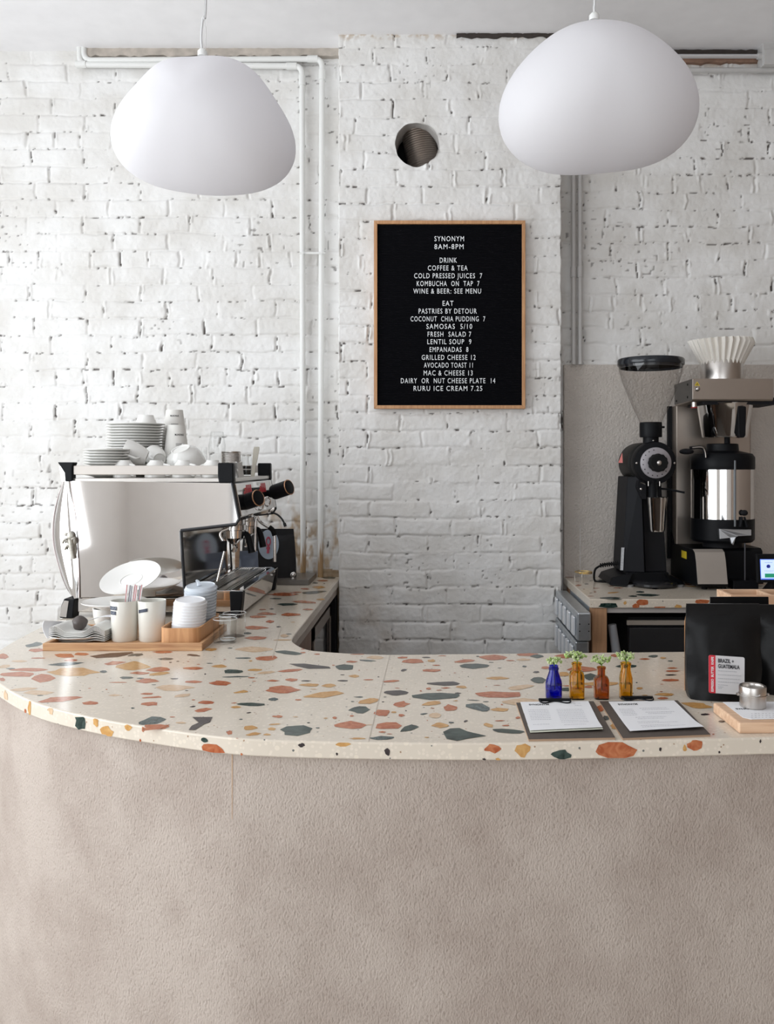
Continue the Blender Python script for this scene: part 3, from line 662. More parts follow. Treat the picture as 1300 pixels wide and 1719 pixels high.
CH = '''A 300 220 150 50 G u|A 330 268 160 34 O|A 30 318 90 50 O|A 565 317 165 38 O|A 710 302 120 30 O|A 620 355 110 20 O|A 575 388 270 38 G u|A 990 308 340 52 K u|A 330 337 120 12 O|A 175 363 150 18 T
A 40 410 130 40 T u|A 93 428 75 14 G|A 240 438 320 28 O|A 165 480 320 42 O|A 385 515 190 78 O|A 650 458 440 80 Y|A 905 455 60 22 G|A 20 523 50 30 O|A 215 607 220 38 T u|A 335 638 260 38 T|A 525 695 340 70 O u|A 785 730 125 32 O
A 1000 662 100 18 T|A 1000 380 200 45 O u|A 1165 408 270 78 Y|A 1215 467 160 25 O|A 1105 508 105 22 G|A 1185 308 140 28 G u|A 930 610 20 8 O|A 780 600 30 6 O|A 1160 773 30 12 G|A 700 620 20 5 K|A 370 116 60 6 G|A 462 112 45 20 G|A 350 662 50 8 G|A 1030 548 170 8 O
B 275 128 160 22 O|B 55 152 100 24 G|B 545 155 125 24 K d|B 300 188 130 20 G|B 240 280 190 42 O|B 80 312 150 26 O|B 245 318 170 36 Y u|B 545 270 180 28 O|B 775 252 130 28 Y|B 890 298 160 40 N|B 915 343 280 16 G u|B 140 380 190 44 O|B 85 356 65 10 G
B 375 360 65 10 K|B 548 386 165 24 O|B 775 400 180 44 O|B 385 437 310 60 T|B 450 507 130 34 T u|B 145 492 110 18 O|B 190 522 165 22 O u|B 165 580 150 36 O|B 660 567 165 34 O|B 635 633 140 46 O u|B 540 603 50 16 K u|B 965 475 140 34 Y u|B 1060 585 250 34 N|B 915 608 85 18 Y|B 900 572 50 10 O u
B 180 728 260 86 G u|B 225 778 250 40 O|B 860 832 55 40 O|B 1040 790 125 46 Y|B 1070 843 125 36 Y u|B 1190 848 60 18 Y|B 1230 800 75 28 Y|B 1255 758 110 20 Y u|B 1075 104 300 46 T|B 1190 180 185 40 O|B 980 180 120 12 G|B 1080 285 130 20 Y|B 1180 307 140 30 T u
B 1240 540 80 26 G|B 1055 352 60 10 O|B 1240 378 100 18 O|B 435 745 80 16 T|B 1090 8 170 20 O|B 700 105 100 26 Y|B 1030 657 40 12 K u|B 960 714 30 8 G|B 500 210 20 6 O|B 345 218 25 8 K|B 410 208 30 6 K|B 865 93 40 8 G|B 685 226 50 6 G|B 820 192 24 6 O|B 647 320 14 12 K|B 590 235 30 5 O|B 1045 205 35 10 Y|B 485 464 30 6 K|B 200 413 40 5 G|B 1275 690 90 16 O|B 360 694 50 8 O|B 925 880 30 6 O|B 545 545 30 6 O|B 1075 382 40 5 O
D 170 80 240 48 N d|D 305 50 35 8 O|D 308 80 50 12 O|D 430 94 60 12 O|D 365 200 325 52 K d|D 200 236 220 34 O u|D 665 207 175 56 N|D 735 160 100 18 O|D 945 123 140 30 T|D 865 150 140 18 G d|D 790 95 130 8 O|D 1180 124 90 16 O|D 1245 155 160 28 O|D 1185 234 60 28 K u
D 750 286 85 26 Y|D 205 318 115 30 O|D 330 327 90 10 K|D 655 325 95 14 K|D 885 317 95 10 O|D 1070 330 140 22 O u|D 370 362 180 28 Y|D 535 366 130 32 Y|D 120 402 290 66 O|D 490 447 310 74 Y u|D 1120 430 210 50 K|D 800 578 185 68 N|D 875 505 175 60 Y u|D 1160 530 150 56 O|D 1000 605 145 66 O
D 1165 628 60 22 O|D 725 716 270 68 O|D 1045 718 240 70 O|D 250 760 285 106 N|D 1235 738 160 66 N u|D 1000 825 205 32 G|D 780 830 140 16 Y|D 1000 773 65 12 O|D 585 650 45 22 O|D 265 492 55 14 O|D 45 487 75 26 G|D 790 468 80 10 G|D 95 638 65 22 O|D 730 632 35 14 O|D 50 325 90 16 O
D 650 274 36 6 K|D 965 292 16 6 K|D 1005 510 22 8 K|D 1022 467 30 5 G|D 1205 587 16 9 K|D 1100 600 50 14 Y|D 435 737 34 9 G|D 355 692 26 9 G|D 505 652 36 9 Y|D 240 640 44 10 T|D 400 398 60 8 T|D 1130 390 40 5 O|D 797 234 16 6 O|D 570 190 30 8 O|D 885 709 60 6 T|D 740 507 30 7 G|D 1060 790 50 6 O
E 180 155 185 34 O|E 335 152 60 24 Y|E 290 122 75 10 K|E 620 155 170 36 O u|E 705 195 290 50 N|E 870 122 240 44 O|E 1180 98 190 24 O|E 1255 113 110 36 N|E 1140 142 120 22 T|E 1025 150 75 10 O|E 340 236 170 28 O|E 380 190 70 10 O|E 450 350 320 36 K|E 385 463 385 56 N|E 600 380 95 22 Y
E 460 388 80 12 O|E 565 434 60 12 K|E 915 303 180 26 Y|E 1250 250 60 16 K|E 1270 322 120 60 N|E 1115 382 230 60 T u|E 925 445 380 52 O|E 1150 512 340 76 T|E 740 555 205 88 G d|E 935 578 140 30 Y|E 335 522 180 48 Y u|E 500 562 125 62 O|E 270 615 65 16 G u|E 365 628 95 46 T|E 635 678 35 20 K u
E 410 715 135 44 Y|E 155 738 185 68 N u|E 1005 765 290 44 N d|E 835 714 80 40 Y d|E 985 716 60 12 O|E 935 675 90 12 O|E 705 495 110 10 G d|E 1090 648 40 20 O|E 310 395 40 20 O|E 510 690 45 12 G|E 810 508 50 6 G|E 950 533 20 10 O|E 657 290 10 6 K|E 540 257 20 5 O|E 857 165 46 6 G|E 930 214 44 5 G|E 1148 200 44 14 G|E 243 415 22 10 O|E 400 408 50 6 O|E 550 500 40 8 Y|E 345 566 40 6 O|E 430 108 80 6 O|E 300 672 14 8 O|E 295 820 40 8 Y|E 815 378 12 6 O|E 905 365 60 5 O|E 113 587 14 8 K|E 280 192 12 6 O|E 740 112 30 8 K|E 965 140 14 6 K
F 250 112 150 36 O|F 85 212 80 22 O|F 400 228 230 50 O|F 245 268 90 34 Y|F 480 292 130 60 N|F 790 200 190 32 N|F 575 352 300 36 Y|F 1025 112 80 20 N|F 950 136 90 14 O|F 1110 127 50 14 Y|F 1190 215 80 14 O|F 1195 241 125 12 O|F 1175 275 105 12 K|F 1170 321 155 20 O|F 880 342 20 9 G|F 905 392 60 18 Y|F 1125 445 155 28 Y|F 1110 478 90 18 O|F 1175 153 50 8 G|F 690 105 70 30 O|F 560 570 70 60 O|F 615 650 60 40 G|F 690 725 70 50 Y|F 270 400 120 30 N|F 330 370 200 14 O|F 460 380 80 20 O|F 950 452 50 6 Y|F 1100 356 30 5 O|F 1095 420 30 5 O|F 845 435 18 8 K
G 310 790 360 100 Y d|G 410 912 100 24 K|G 630 1000 80 26 K|G 520 1165 30 10 O|G 465 912 16 10 K
C 490 245 290 34 O|C 830 222 240 36 G u|C 880 168 140 30 Y|C 730 185 100 18 O|C 410 290 130 12 G|C 640 222 120 14 O|C 710 328 270 34 O d|C 545 355 210 28 N|C 900 300 90 20 Y|C 570 466 240 40 O|C 760 410 110 18 O|C 310 456 200 28 O|C 215 490 200 28 O|C 365 403 50 12 K|C 345 540 80 30 O|C 190 607 250 38 O|C 200 720 240 42 O|C 100 668 90 22 N|C 505 695 90 34 T|C 490 742 200 10 Y|C 555 677 70 8 G|C 440 598 50 12 K|C 990 62 150 24 N|C 930 95 130 16 O|C 265 410 70 12 O|C 600 548 50 8 T|C 840 120 60 12 G|C 940 128 20 6 K'''
CHR = '''R 360 283 90 28 O|R 480 262 60 12 G|R 650 215 200 28 G|R 860 388 180 32 Y u|R 830 466 320 30 N|R 1150 440 120 22 N|R 1260 378 120 26 N|R 620 325 110 12 O|R 830 295 80 8 O|R 545 440 90 9 O|R 600 378 40 14 O|R 940 320 130 12 O|R 230 165 140 14 O|R 740 180 160 16 O|R 540 392 50 7 K|R 440 338 30 7 O|R 540 215 40 8 G|R 350 230 60 8 O'''
random.seed(11)
def chip_poly(cid, cx, cy, w_, h_, lean, z):
    ox, oy, k = CROPS[cid]; n = random.randint(7, 11); a0 = random.random()*.6
    angs = sorted([(i+random.uniform(-.35, .35))/n*2*PI for i in range(n)])
    e = random.choice([1.9, 2.6, 1.6, 3.0]); pts = []
    ptL = random.uniform(.55, 1); ptR = random.uniform(.55, 1)
    for a in angs:
        c, s = math.cos(a), math.sin(a)
        r = (abs(c)**e+abs(s)**e)**(-1/e)*random.choice([random.uniform(.72, .9), random.uniform(.9, 1.1), random.uniform(.9, 1.1)])
        x = r*c; y = r*s
        y *= (ptR if x > 0 else ptL)+(1-(ptR if x > 0 else ptL))*(1-abs(x)) if abs(x) < 1 else .8
        if lean == 'u': y = y*.75-x*.45
        if lean == 'd': y = y*.75+x*.45
        px = ox+(cx+x*w_*.56)/k; py = oy+(cy+y*h_*.56)/k
        pts.append(G(px, py, z))
    return pts
def add_chip(mb, pts, key):
    pts = pts[::-1]; nrm = sum(((pts[i]-pts[0]).cross(pts[i+1]-pts[0]) for i in range(1, len(pts)-1)), Vector())
    if nrm.z < 0: pts = pts[::-1]
    tr = tessellate_polygon([pts]); 
    fs = []
    for t in tr:
        n_ = (pts[t[1]]-pts[t[0]]).cross(pts[t[2]]-pts[t[0]]); fs.append(tuple(t) if n_.z > 0 else tuple(reversed(t)))
    mb.add(pts, fs, 1+CK.index(key))
def slab(name, outline, z, th, loc, chips, extra, edges, label, epath=None, wch=()):
    ol = [Vector((p[0], p[1], z)) for p in outline]
    mb = MB(); n = len(ol)
    # small round-over ring
    def inset(d, dz):
        out = []
        for i in range(n):
            a, b, c = ol[i-1], ol[i], ol[(i+1) % n]
            d1 = (b-a).normalized(); d2 = (c-b).normalized(); nn = Vector((-(d1+d2).y, (d1+d2).x, 0)).normalized()
            cs = max(.35, nn.dot(Vector((-d1.y, d1.x, 0)).normalized()))
            out.append(b+nn*d/cs*SGN+Vector((0, 0, dz)))
        return out
    ar = sum(ol[i].x*ol[(i+1) % n].y-ol[(i+1) % n].x*ol[i].y for i in range(n))
    SGN = 1 if ar > 0 else -1
    rings = [inset(.003, 0), inset(.0009, -.0009), inset(0, -.003), inset(0, -th+.002), inset(.002, -th)]
    vs = [p for r in rings for p in r]; fs = []
    for j in range(len(rings)-1):
        for i in range(n):
            i2 = (i+1) % n; fs.append((j*n+i, j*n+i2, (j+1)*n+i2, (j+1)*n+i))
    tr = tessellate_polygon([rings[0]])
    fs += [tuple(t) for t in tr]; fs += [tuple(i+4*n for i in reversed(t)) for t in tr]
    mb.add(vs, fs, 0)
    zc_ = .0002
    for ln in chips.split('\n'):
        for c in ln.split('|'):
            q = c.split(); zc_ += 2e-6; add_chip(mb, chip_poly(q[0], float(q[1]), float(q[2]), float(q[3]), float(q[4]), q[6] if len(q) > 6 else '', z+zc_), q[5])
    for key, pl in extra: zc_ += 2e-6; add_chip(mb, [G(x, y, z+zc_) for x, y in pl], key)
    for key, pl in wch: zc_ += 2e-6; add_chip(mb, [Vector((p.x, p.y, z+zc_)) for p in pl], key)
    for (px, wd, v0, v1, key) in edges:                 # chips that show on the upright edge
        seg = epath; best = None
        for i in range(len(seg)-1):
            a = CX+F*seg[i][0]/seg[i][1]; b = CX+F*seg[i+1][0]/seg[i+1][1]
            if min(a, b) <= px <= max(a, b) and abs(a-b) > .01:
                t = (px-a)/(b-a)
                if best is None or seg[i][1] < seg[best[0]][1]: best = (i, t)
        if not best: continue
        i, t = best; A = Vector((seg[i][0], seg[i][1], 0)); Bv = Vector((seg[i+1][0], seg[i+1][1], 0)); o = A.lerp(Bv, t); u = (Bv-A).normalized()
        nn = Vector((u.y, -u.x, 0)); 
        if nn.y > 0: nn = -nn
        half = wd/2*o.y/F/max(.5, abs(u.x)); pts = []
        m = 10
        for k in range(m):
            an = 2*PI*k/m+random.uniform(-.2, .2); r = random.choice([.70, .85, 1.0, 1.1])
            x = math.cos(an)*r; yv = math.sin(an)*r; e_ = max(abs(x), abs(yv)); 
            vv = (v0+v1)/2+yv*(v1-v0)/2*1.1; vv = min(.985, max(.03, vv))
            # follow the curve of the edge
            off = x*half; pos = walk(seg, i, t, off)
            pts.append(Vector((pos[0]+nn.x*.0005, pos[1]+nn.y*.0005, z-vv*th)))
        cen = sum(pts, Vector())/len(pts)
        mb.add([cen]+pts, [(0, k+1, (k+1) % m+1) for k in range(m)], 1+CK.index(key))
    o = obj(name, mb, [M_terr]+[M_chip[k] for k in CK], loc=loc, recalc=False)
    b = bmesh.new(); b.from_mesh(o.data)
    bmesh.ops.recalc_face_normals(b, faces=[f for f in b.faces if f.material_index == 0]); b.to_mesh(o.data); b.free()
    tag(o, label, 'countertop'); return o
def walk(seg, i, t, off):
    A = Vector(seg[i]); Bv = Vector(seg[i+1]); p = A.lerp(Bv, t)
    while True:
        if off >= 0:
            d = (Vector(seg[i+1])-p).length
            if off <= d or i >= len(seg)-2: return p+(Vector(seg[i+1])-Vector(seg[i])).normalized()*off
            off -= d; i += 1; p = Vector(seg[i])
        else:
            d = (p-Vector(seg[i])).length
            if -off <= d or i == 0: return p+(Vector(seg[i+1])-Vector(seg[i])).normalized()*off
            off += d; p = Vector(seg[i]); i -= 1
outer_c = [(-1.128,2.60),(-1.124,2.43),(-1.098,2.20),(-1.055,2.03),(-.993,1.915),(-.921,1.83),(-.842,1.745),(-.763,1.675),(-.683,1.622),(-.598,1.574),(-.531,1.543),(-.391,1.487),(-.279,1.461),(-.075,1.447),(.175,1.446),(.595,1.475)]
outer_s = [(-1.128, 3.57)]+[(p.x, p.y) for p in catmull([Vector((a, b, 0)) for a, b in outer_c], 5)]+[(1.62, 1.545)]
inner_c = [(-.104,2.115),(-.1966,2.128),(-.269,2.149),(-.317,2.176),(-.359,2.248),(-.375,2.31),(-.378,2.42)]
inner_s = [(1.62, 2.195),(.633, 2.149)]+[(p.x, p.y) for p in catmull([Vector((a, b, 0)) for a, b in inner_c], 5)]+[(-.378, 3.57)]
outline = outer_s+inner_s
EDG = [(10,14,.2,.9,'T'),(43,8,.7,1,'O'),(50,10,0,1,'Y'),(86,14,0,.42,'T'),(136,30,0,1,'N'),(161,14,0,.55,'Y'),(179,28,.35,1,'Y'),(215,16,0,.4,'Y'),(241,6,0,.35,'O'),(236,4,.8,1,'O'),(343,16,.12,.42,'N'),(358,50,.5,1,'O'),
 (506,12,.12,.38,'K'),(576,26,0,.25,'Y'),(650,10,.35,.75,'K'),(827,28,0,.55,'O'),(877,31,0,.78,'Y'),(836,10,.85,1,'Y'),(813,6,.85,1,'K'),(943,34,.42,1,'N'),(1035,72,0,.96,'O'),(1109,5,.4,.65,'K'),(1167,26,0,.6,'O'),(1150,8,.3,.65,'Y'),(1208,4,.7,.85,'K'),(1277,4,.1,.3,'K'),(406,5,.85,1,'O'),(566,4,.6,.8,'K')]
cr = lambda c, l: [(CROPS[c][0]+x/CROPS[c][2], CROPS[c][1]+y/CROPS[c][2]) for x, y in l]
EXT = [('K', cr('B', [(535,694),(712,694),(690,738),(640,755),(560,806),(503,806),(530,770),(592,742)])),
       ('N', cr('E', [(438,772),(500,742),(580,738),(650,768),(815,806),(660,828),(560,850),(470,832),(450,800)])),
       ('O', cr('B', [(100,790),(345,758),(250,800),(110,815),(105,826)])),
       ('S', [(654.2,1099),(655,1099),(619.6,1244),(618.4,1244)]), ('S', [(472,1052),(472.8,1052),(458,1104),(457,1104)])]
slab('countertop', outline, ZC, .029, (-.2, 1.8, ZC-.029), CH, EXT, EDG, 'cream terrazzo bar top curving from the wall round to the front', outer_s)

# plaster front of the bar
def plaster_material():
    m = bpy.data.materials.new('rough_plaster'); m.use_nodes = True; N = m.node_tree.nodes; L = m.node_tree.links; b = N['Principled BSDF']
    tc = N.new('ShaderNodeTexCoord')
    a = N.new('ShaderNodeTexNoise'); a.inputs['Scale'].default_value = 5; a.inputs['Detail'].default_value = 9; a.inputs['Roughness'].default_value = .62; L.new(tc.outputs['Object'], a.inputs['Vector'])
    r = N.new('ShaderNodeValToRGB'); r.color_ramp.elements[0].position = .34; r.color_ramp.elements[1].position = .6
    r.color_ramp.elements[0].color = (.365, .298, .255, 1); r.color_ramp.elements[1].color = (.465, .395, .345, 1)
    L.new(a.outputs['Fac'], r.inputs[0])
    c = N.new('ShaderNodeTexNoise'); c.inputs['Scale'].default_value = 290; c.inputs['Detail'].default_value = 4
    mp = N.new('ShaderNodeMapping'); mp.inputs['Rotation'].default_value = (0, -.7, 0); mp.inputs['Scale'].default_value = (1, 1, .6)
    L.new(tc.outputs['Object'], mp.inputs[0]); L.new(mp.outputs[0], c.inputs['Vector'])
    r2 = N.new('ShaderNodeValToRGB'); r2.color_ramp.elements[0].position = .30; r2.color_ramp.elements[1].position = .42
    r2.color_ramp.elements[0].color = (.80, .78, .76, 1); r2.color_ramp.elements[1].color = (1, 1, 1, 1)
    L.new(c.outputs['Fac'], r2.inputs[0])
    mu = N.new('ShaderNodeMix'); mu.data_type = 'RGBA'; mu.blend_type = 'MULTIPLY'; mu.inputs[0].default_value = 1
    L.new(r.outputs[0], mu.inputs[6]); L.new(r2.outputs[0], mu.inputs[7]); L.new(mu.outputs[2], b.inputs['Base Color'])
    b.inputs['Roughness'].default_value = .85
    bp = N.new('ShaderNodeBump'); bp.inputs['Strength'].default_value = 1.0; bp.inputs['Distance'].default_value = .0030
    L.new(c.outputs['Fac'], bp.inputs['Height'])
    b2 = N.new('ShaderNodeBump'); b2.inputs['Strength'].default_value = .5; b2.inputs['Distance'].default_value = .012
    L.new(a.outputs['Fac'], b2.inputs['Height']); L.new(b2.outputs['Normal'], bp.inputs['Normal']); L.new(bp.outputs['Normal'], b.inputs['Normal'])
    return m
M_plas = plaster_material()
def offs(path, d):
    out = []
    for i, p in enumerate(path):
        a = Vector(path[max(0, i-1)]); c = Vector(path[min(len(path)-1, i+1)]); u = (c-a).normalized(); out.append((p[0]-u.y*d, p[1]+u.x*d))
    return out
po = offs(outer_s, .012); pi_ = offs(outer_s, .075)
mb = MB(); zt = ZC-.0295
g = []
for k in range(len(po)): 
    o_, i_ = po[k], pi_[k]; g.append([(o_[0], o_[1], 0), (o_[0], o_[1], zt), (i_[0], i_[1], zt), (i_[0], i_[1], 0), (o_[0], o_[1], 0)])
mb.sheet(g)
body = obj('bar_counter', mb, [M_plas], loc=(-.2, 1.6, 0))
tag(body, 'curved beige roughcast plaster bar front under the terrazzo top', 'bar counter')
# faint drip stain below the edge
stn = MB(); 
for i, p in enumerate(po):
    if CX+F*p[0]/p[1] >= 380: kk = i; break
sp = Vector((po[kk][0], po[kk][1], 0)); 
stn.sheet([[(sp.x-.0009, sp.y-.0009, zt), (sp.x+.0009, sp.y-.0013, zt)], [(sp.x-.0006, sp.y-.0009, zt-.115), (sp.x+.0004, sp.y-.0011, zt-.115)]])
obj('drip_stain', stn, mat('tan_drip', (.50, .34, .22), .8), body, recalc=False)
o_=body.children[0]
# service side: cabinets under the wing, by the wall
cab = thing('under_counter_cabinet', (-.42, 2.5, 0), 'narrow brown wooden cabinet end under the inner corner of the bar', 'cabinet')
M_brown = wood('brown_cabinet_wood', (.16, .085, .05), (.25, .14, .085), 2, .5, 14)
obj('side_panel', MB().box((-.98, 2.44, .02), (-.40, 2.85, zt-.035)), M_brown, cab, bevel=.002)
obj('top_rail', MB().box((-.98, 2.42, zt-.03), (-.385, 3.5, zt-.003)), mat('pale_rail', (.42, .36, .31), .5), cab, bevel=.002)
fr = thing('bar_fridge', (-.42, 3.1, 0), 'dark glass-doored bar fridge with steel frame under the wing by the pier', 'fridge')
obj('fridge_body', MB().box((-.98, 2.88, .02), (-.43, 3.42, zt-.045)), M_matte, fr, bevel=.003)
dr = obj('door', MB().box((-.43, 2.90, .06), (-.405, 3.40, zt-.06)), mat('dark_door_glass', (.03, .03, .032), .08, coat=.5), fr, bevel=.002)
for a, b in (((2.90, .06), (2.935, zt-.06)), ((3.365, .06), (3.40, zt-.06)), ((2.90, .06), (3.40, .10)), ((2.90, zt-.10), (3.40, zt-.06)), ((2.935, .62), (3.365, .66))):
    obj('door_frame', MB().box((-.404, a[0], a[1]), (-.399, b[0], b[1])), mat('brown_steel_frame', (.24, .20, .17), .4, .6), dr)
obj('handle', MB().tube([(-.40, 2.97, .86), (-.37, 2.97, .87), (-.36, 2.98, .84), (-.36, 2.98, .80), (-.375, 2.97, .78), (-.40, 2.97, .79)], .004, 8), M_steel, dr)
obj('corner_post', MB().box((-.43, 3.43, 0), (-.385, 3.5, zt-.035)), M_matte, fr)

# ------------------------------------------------------------------ rear counter
rc = [(.551, 3.575), (.551, 2.985), (2.3, 2.985), (2.3, 3.575)]
random.seed(5); WCH = []
for k in range(30):
    x = random.uniform(.75, 1.6); y = random.uniform(3.02, 3.5); a = random.uniform(.012, .045); b_ = a*random.uniform(.35, .8); rt = random.uniform(-.4, .4)
    WCH.append((random.choice('OONKYOT'), [Vector((x+a*random.uniform(.75, 1.1)*math.cos(2*PI*i/9+rt), y+b_*random.uniform(.75, 1.1)*math.sin(2*PI*i/9), ZC+.0003)) for i in range(9)]))
o2 = slab('countertop', rc, ZC, .031, (1.4, 3.2, ZC-.031), CHR, [('N', cr('R', [(665,470),(1010,478),(960,486),(850,488),(700,478)]))], [(1022,40,.35,1,'N'),(1050,6,.2,.6,'Y'),(1068,14,.45,1,'O'),(1079,20,0,.8,'O'),(1108,24,.82,1,'O'),(1139,14,.6,1,'Y'),(1180,26,0,.8,'O')], 'cream terrazzo top of the rear counter under the grinder and brewer', [(.551, 2.985), (2.3, 2.985)], WCH)
ct = thing('counter_frame', (1.4, 3.2, 0), 'pine posts and pale rails carrying the rear terrazzo counter', 'counter frame')
z2 = ZC-.0315
obj('post', MB().box((.560, 2.992, 0), (.612, 3.045, z2)), M_post, ct, bevel=.002)
obj('post', MB().box((.560, 3.50, 0), (.60, 3.555, z2)), M_post, ct, bevel=.002)
obj('post', MB().box((2.24, 3.0, 0), (2.29, 3.05, z2)), M_post, ct, bevel=.002)
obj('rail', MB().box((.613, 3.0, z2-.019), (2.235, 3.03, z2)), mat('pale_grey_rail', (.46, .43, .41), .5), ct, bevel=.001)
obj('rail', MB().box((.565, 3.05, z2-.03), (.585, 3.50, z2)), mat('pale_blue_rail', (.42, .46, .50), .5), ct, bevel=.001)
uf = thing('under_counter_fridge', (1.3, 3.2, 0), 'black under-counter fridge with a beige top strip below the rear terrazzo', 'fridge')
obj('fridge_body', MB().box((.70, 3.06, .05), (2.1, 3.5, .985)), M_matte, uf, bevel=.004)
obj('top_strip', MB().box((.695, 3.05, .957), (2.1, 3.06, .974)), mat('beige_strip', (.38, .33, .28), .5), uf, bevel=.001)
obj('door', MB().box((.70, 3.035, .10), (1.36, 3.06, .950)), mat('black_door', (.016, .016, .018), .45), uf, bevel=.003)
obj('door', MB().box((1.37, 3.035, .10), (2.1, 3.06, .950)), MATS['black_door'], uf, bevel=.003)
pp = P(1037, 1056, 3.0)
tag(obj('waste_pipe', MB().cyl((.636, 3.022, .965), (.690, 3.022, .60), .0145, .020, n=24), mat('grey_plastic_pipe', (.30, .31, .33), .35), loc=(.66, 3.0, .6)), 'slanting grey plastic pipe in front of the under-counter fridge', 'pipe')
def galv(zb, zt_, y0, y1, lb):
    t = thing('metal_box', (.52, 3.2, zb), lb, 'metal box', 'galvanised boxes beside the rear counter')
    obj('box_body', MB().box((.498, y0, zb), (.545, y1, zt_)), M_galv, t, bevel=.005)
    for k in range(5):
        y = y0+.03+k*(y1-y0-.06)/4.6
        obj('slat', MB().box((.488, y, zb+.012), (.497, y+.045, zt_-.02)), mat('bright_galvanised_slat', (.85, .87, .90), .3, .5), t, bevel=.003)
    for sx in (.506, .537):
        for sz in (.35, .6): obj('screw', MB().cyl((sx, y0-.001, zb+(zt_-zb)*sz), (sx, y0+.001, zb+(zt_-zb)*sz), .0022, n=10), M_rubber, t)
galv(.925, 1.022, 2.93, 3.45, 'upper galvanised metal box with bright slats against the rear counter side')
galv(.80, .915, 2.97, 3.45, 'lower galvanised metal box with bright slats against the rear counter side')
# ------------------------------------------------------------------ espresso machine (side on, worked from the right)
YN, YF = 2.62, 3.22
em = thing('espresso_machine', (-.83, 2.92, ZC), 'chrome two-group espresso machine with black corner brackets seen from its side', 'espresso machine')
M_mirror = mat('mirror_panel', (.80, .78, .77), .045, 1, var=.01)
M_edge = mat('black_edge_trim', (.012, .013, .016), .3)
def prof(pts, y=YN): return [P(a, b, YN)+Vector((0, y-YN, 0)) for a, b in pts]
side = [(120,807),(391,811),(401,860),(402,872),(396,880),(306,890.5),(312,1001),(134,1003),(132,940),(129,868)]
def lean(mb):
    for v_ in mb.v: v_.y -= max(0, v_.z-1.12)*.022
    return mb
obj('side_panel', lean(MB().prism(prof(side), (0, .012, 0))), M_mirror, em, bevel=.0015)
inner = [(150,812),(389,813),(398,862),(399,870),(394,877),(303,888),(309,999),(136,1000)]
obj('machine_body', MB().prism(prof(inner, YN+.013), (0, YF-YN-.026, 0)), mat('splash_panel_steel', (.62, .60, .57), .1, 1, var=.02), em)
obj('far_side_panel', MB().prism(prof(side, YF-.012), (0, .012, 0)), M_mirror, em, bevel=.0015)
for y in (YN-.002, YF+.002):
    obj('edge_trim', (lean if y < 3 else (lambda q_: q_))(MB().tube(prof([(391,810),(396,836),(401,862),(402.5,871),(397,880),(350,885.5),(305,890.5)], y), .0052, 8, smooth=False).tube(prof([(305,890.5),(307,930),(311,996)], y), .0052, 8, smooth=False)), M_edge, em)
# curved back shell
oc = catmull([Vector((a, b, 0)) for a, b in [(107,808),(97,838),(91,866),(89,895),(91,918),(96,940),(104,966),(113,987),(123,1003)]], 4)
ic = catmull([Vector((a, b, 0)) for a, b in [(120,808),(124,838),(128,866),(131,895),(132,918),(133,940),(134,966),(134,987),(134,1003)]], 4)
g = []
for a, b in zip(ic, oc):
    A = P(a.x, a.y, YN); B_ = P(b.x, b.y, YN+.045)
    row = [Vector((A.x+(B_.x-A.x)*t, YN-.002-.012*math.sin(PI*t)+.047*t*t, A.z+(B_.z-A.z)*t)) for t in [k/8 for k in range(9)]]
    row += [Vector((B_.x-.004, YN+.15, B_.z)), Vector((B_.x-.004, YF-.05, B_.z)), Vector((A.x, YF, A.z))]
    g.append(row)
sh = obj('back_shell', MB().sheet(g), M_chrome, em)
obj('shell_rim', MB().tube([r[0] for r in g], .0028, 8, smooth=False).tube([r[8] for r in g], .0022, 8, smooth=False), mat('dark_chrome', (.28, .24, .23), .15, 1), sh)
# lion emblem, a small relief in old silver
li = MB(); L0 = lambda a, b, dy=0: P(a, b, YN-.012+dy)
li.sphere(L0(119, 900), .013, 16, sc=(1, .5, 1.15)); li.sphere(L0(123, 908), .013, 14, sc=(.9, .5, 1.2)); li.sphere(L0(112, 897), .006, 12, sc=(1.4, .7, .8))
for k in range(7): li.tube([L0(120+k*1.1, 893+k*4), L0(124+k*.6, 899+k*4), L0(121+k*.8, 906+k*4.5)], .0022, 6)
li.tube([L0(120, 905), L0(121, 920), L0(124, 938)], (.011, .007), 10).tube([L0(117, 912), L0(109, 906), L0(105, 912)], (.005, .0035), 8).tube([L0(118, 918), L0(112, 917), L0(109, 923)], (.0045, .003), 8)
obj('lion_emblem', li, mat('old_silver', (.36, .34, .30), .35, .9, var=.4, vs=200), em)
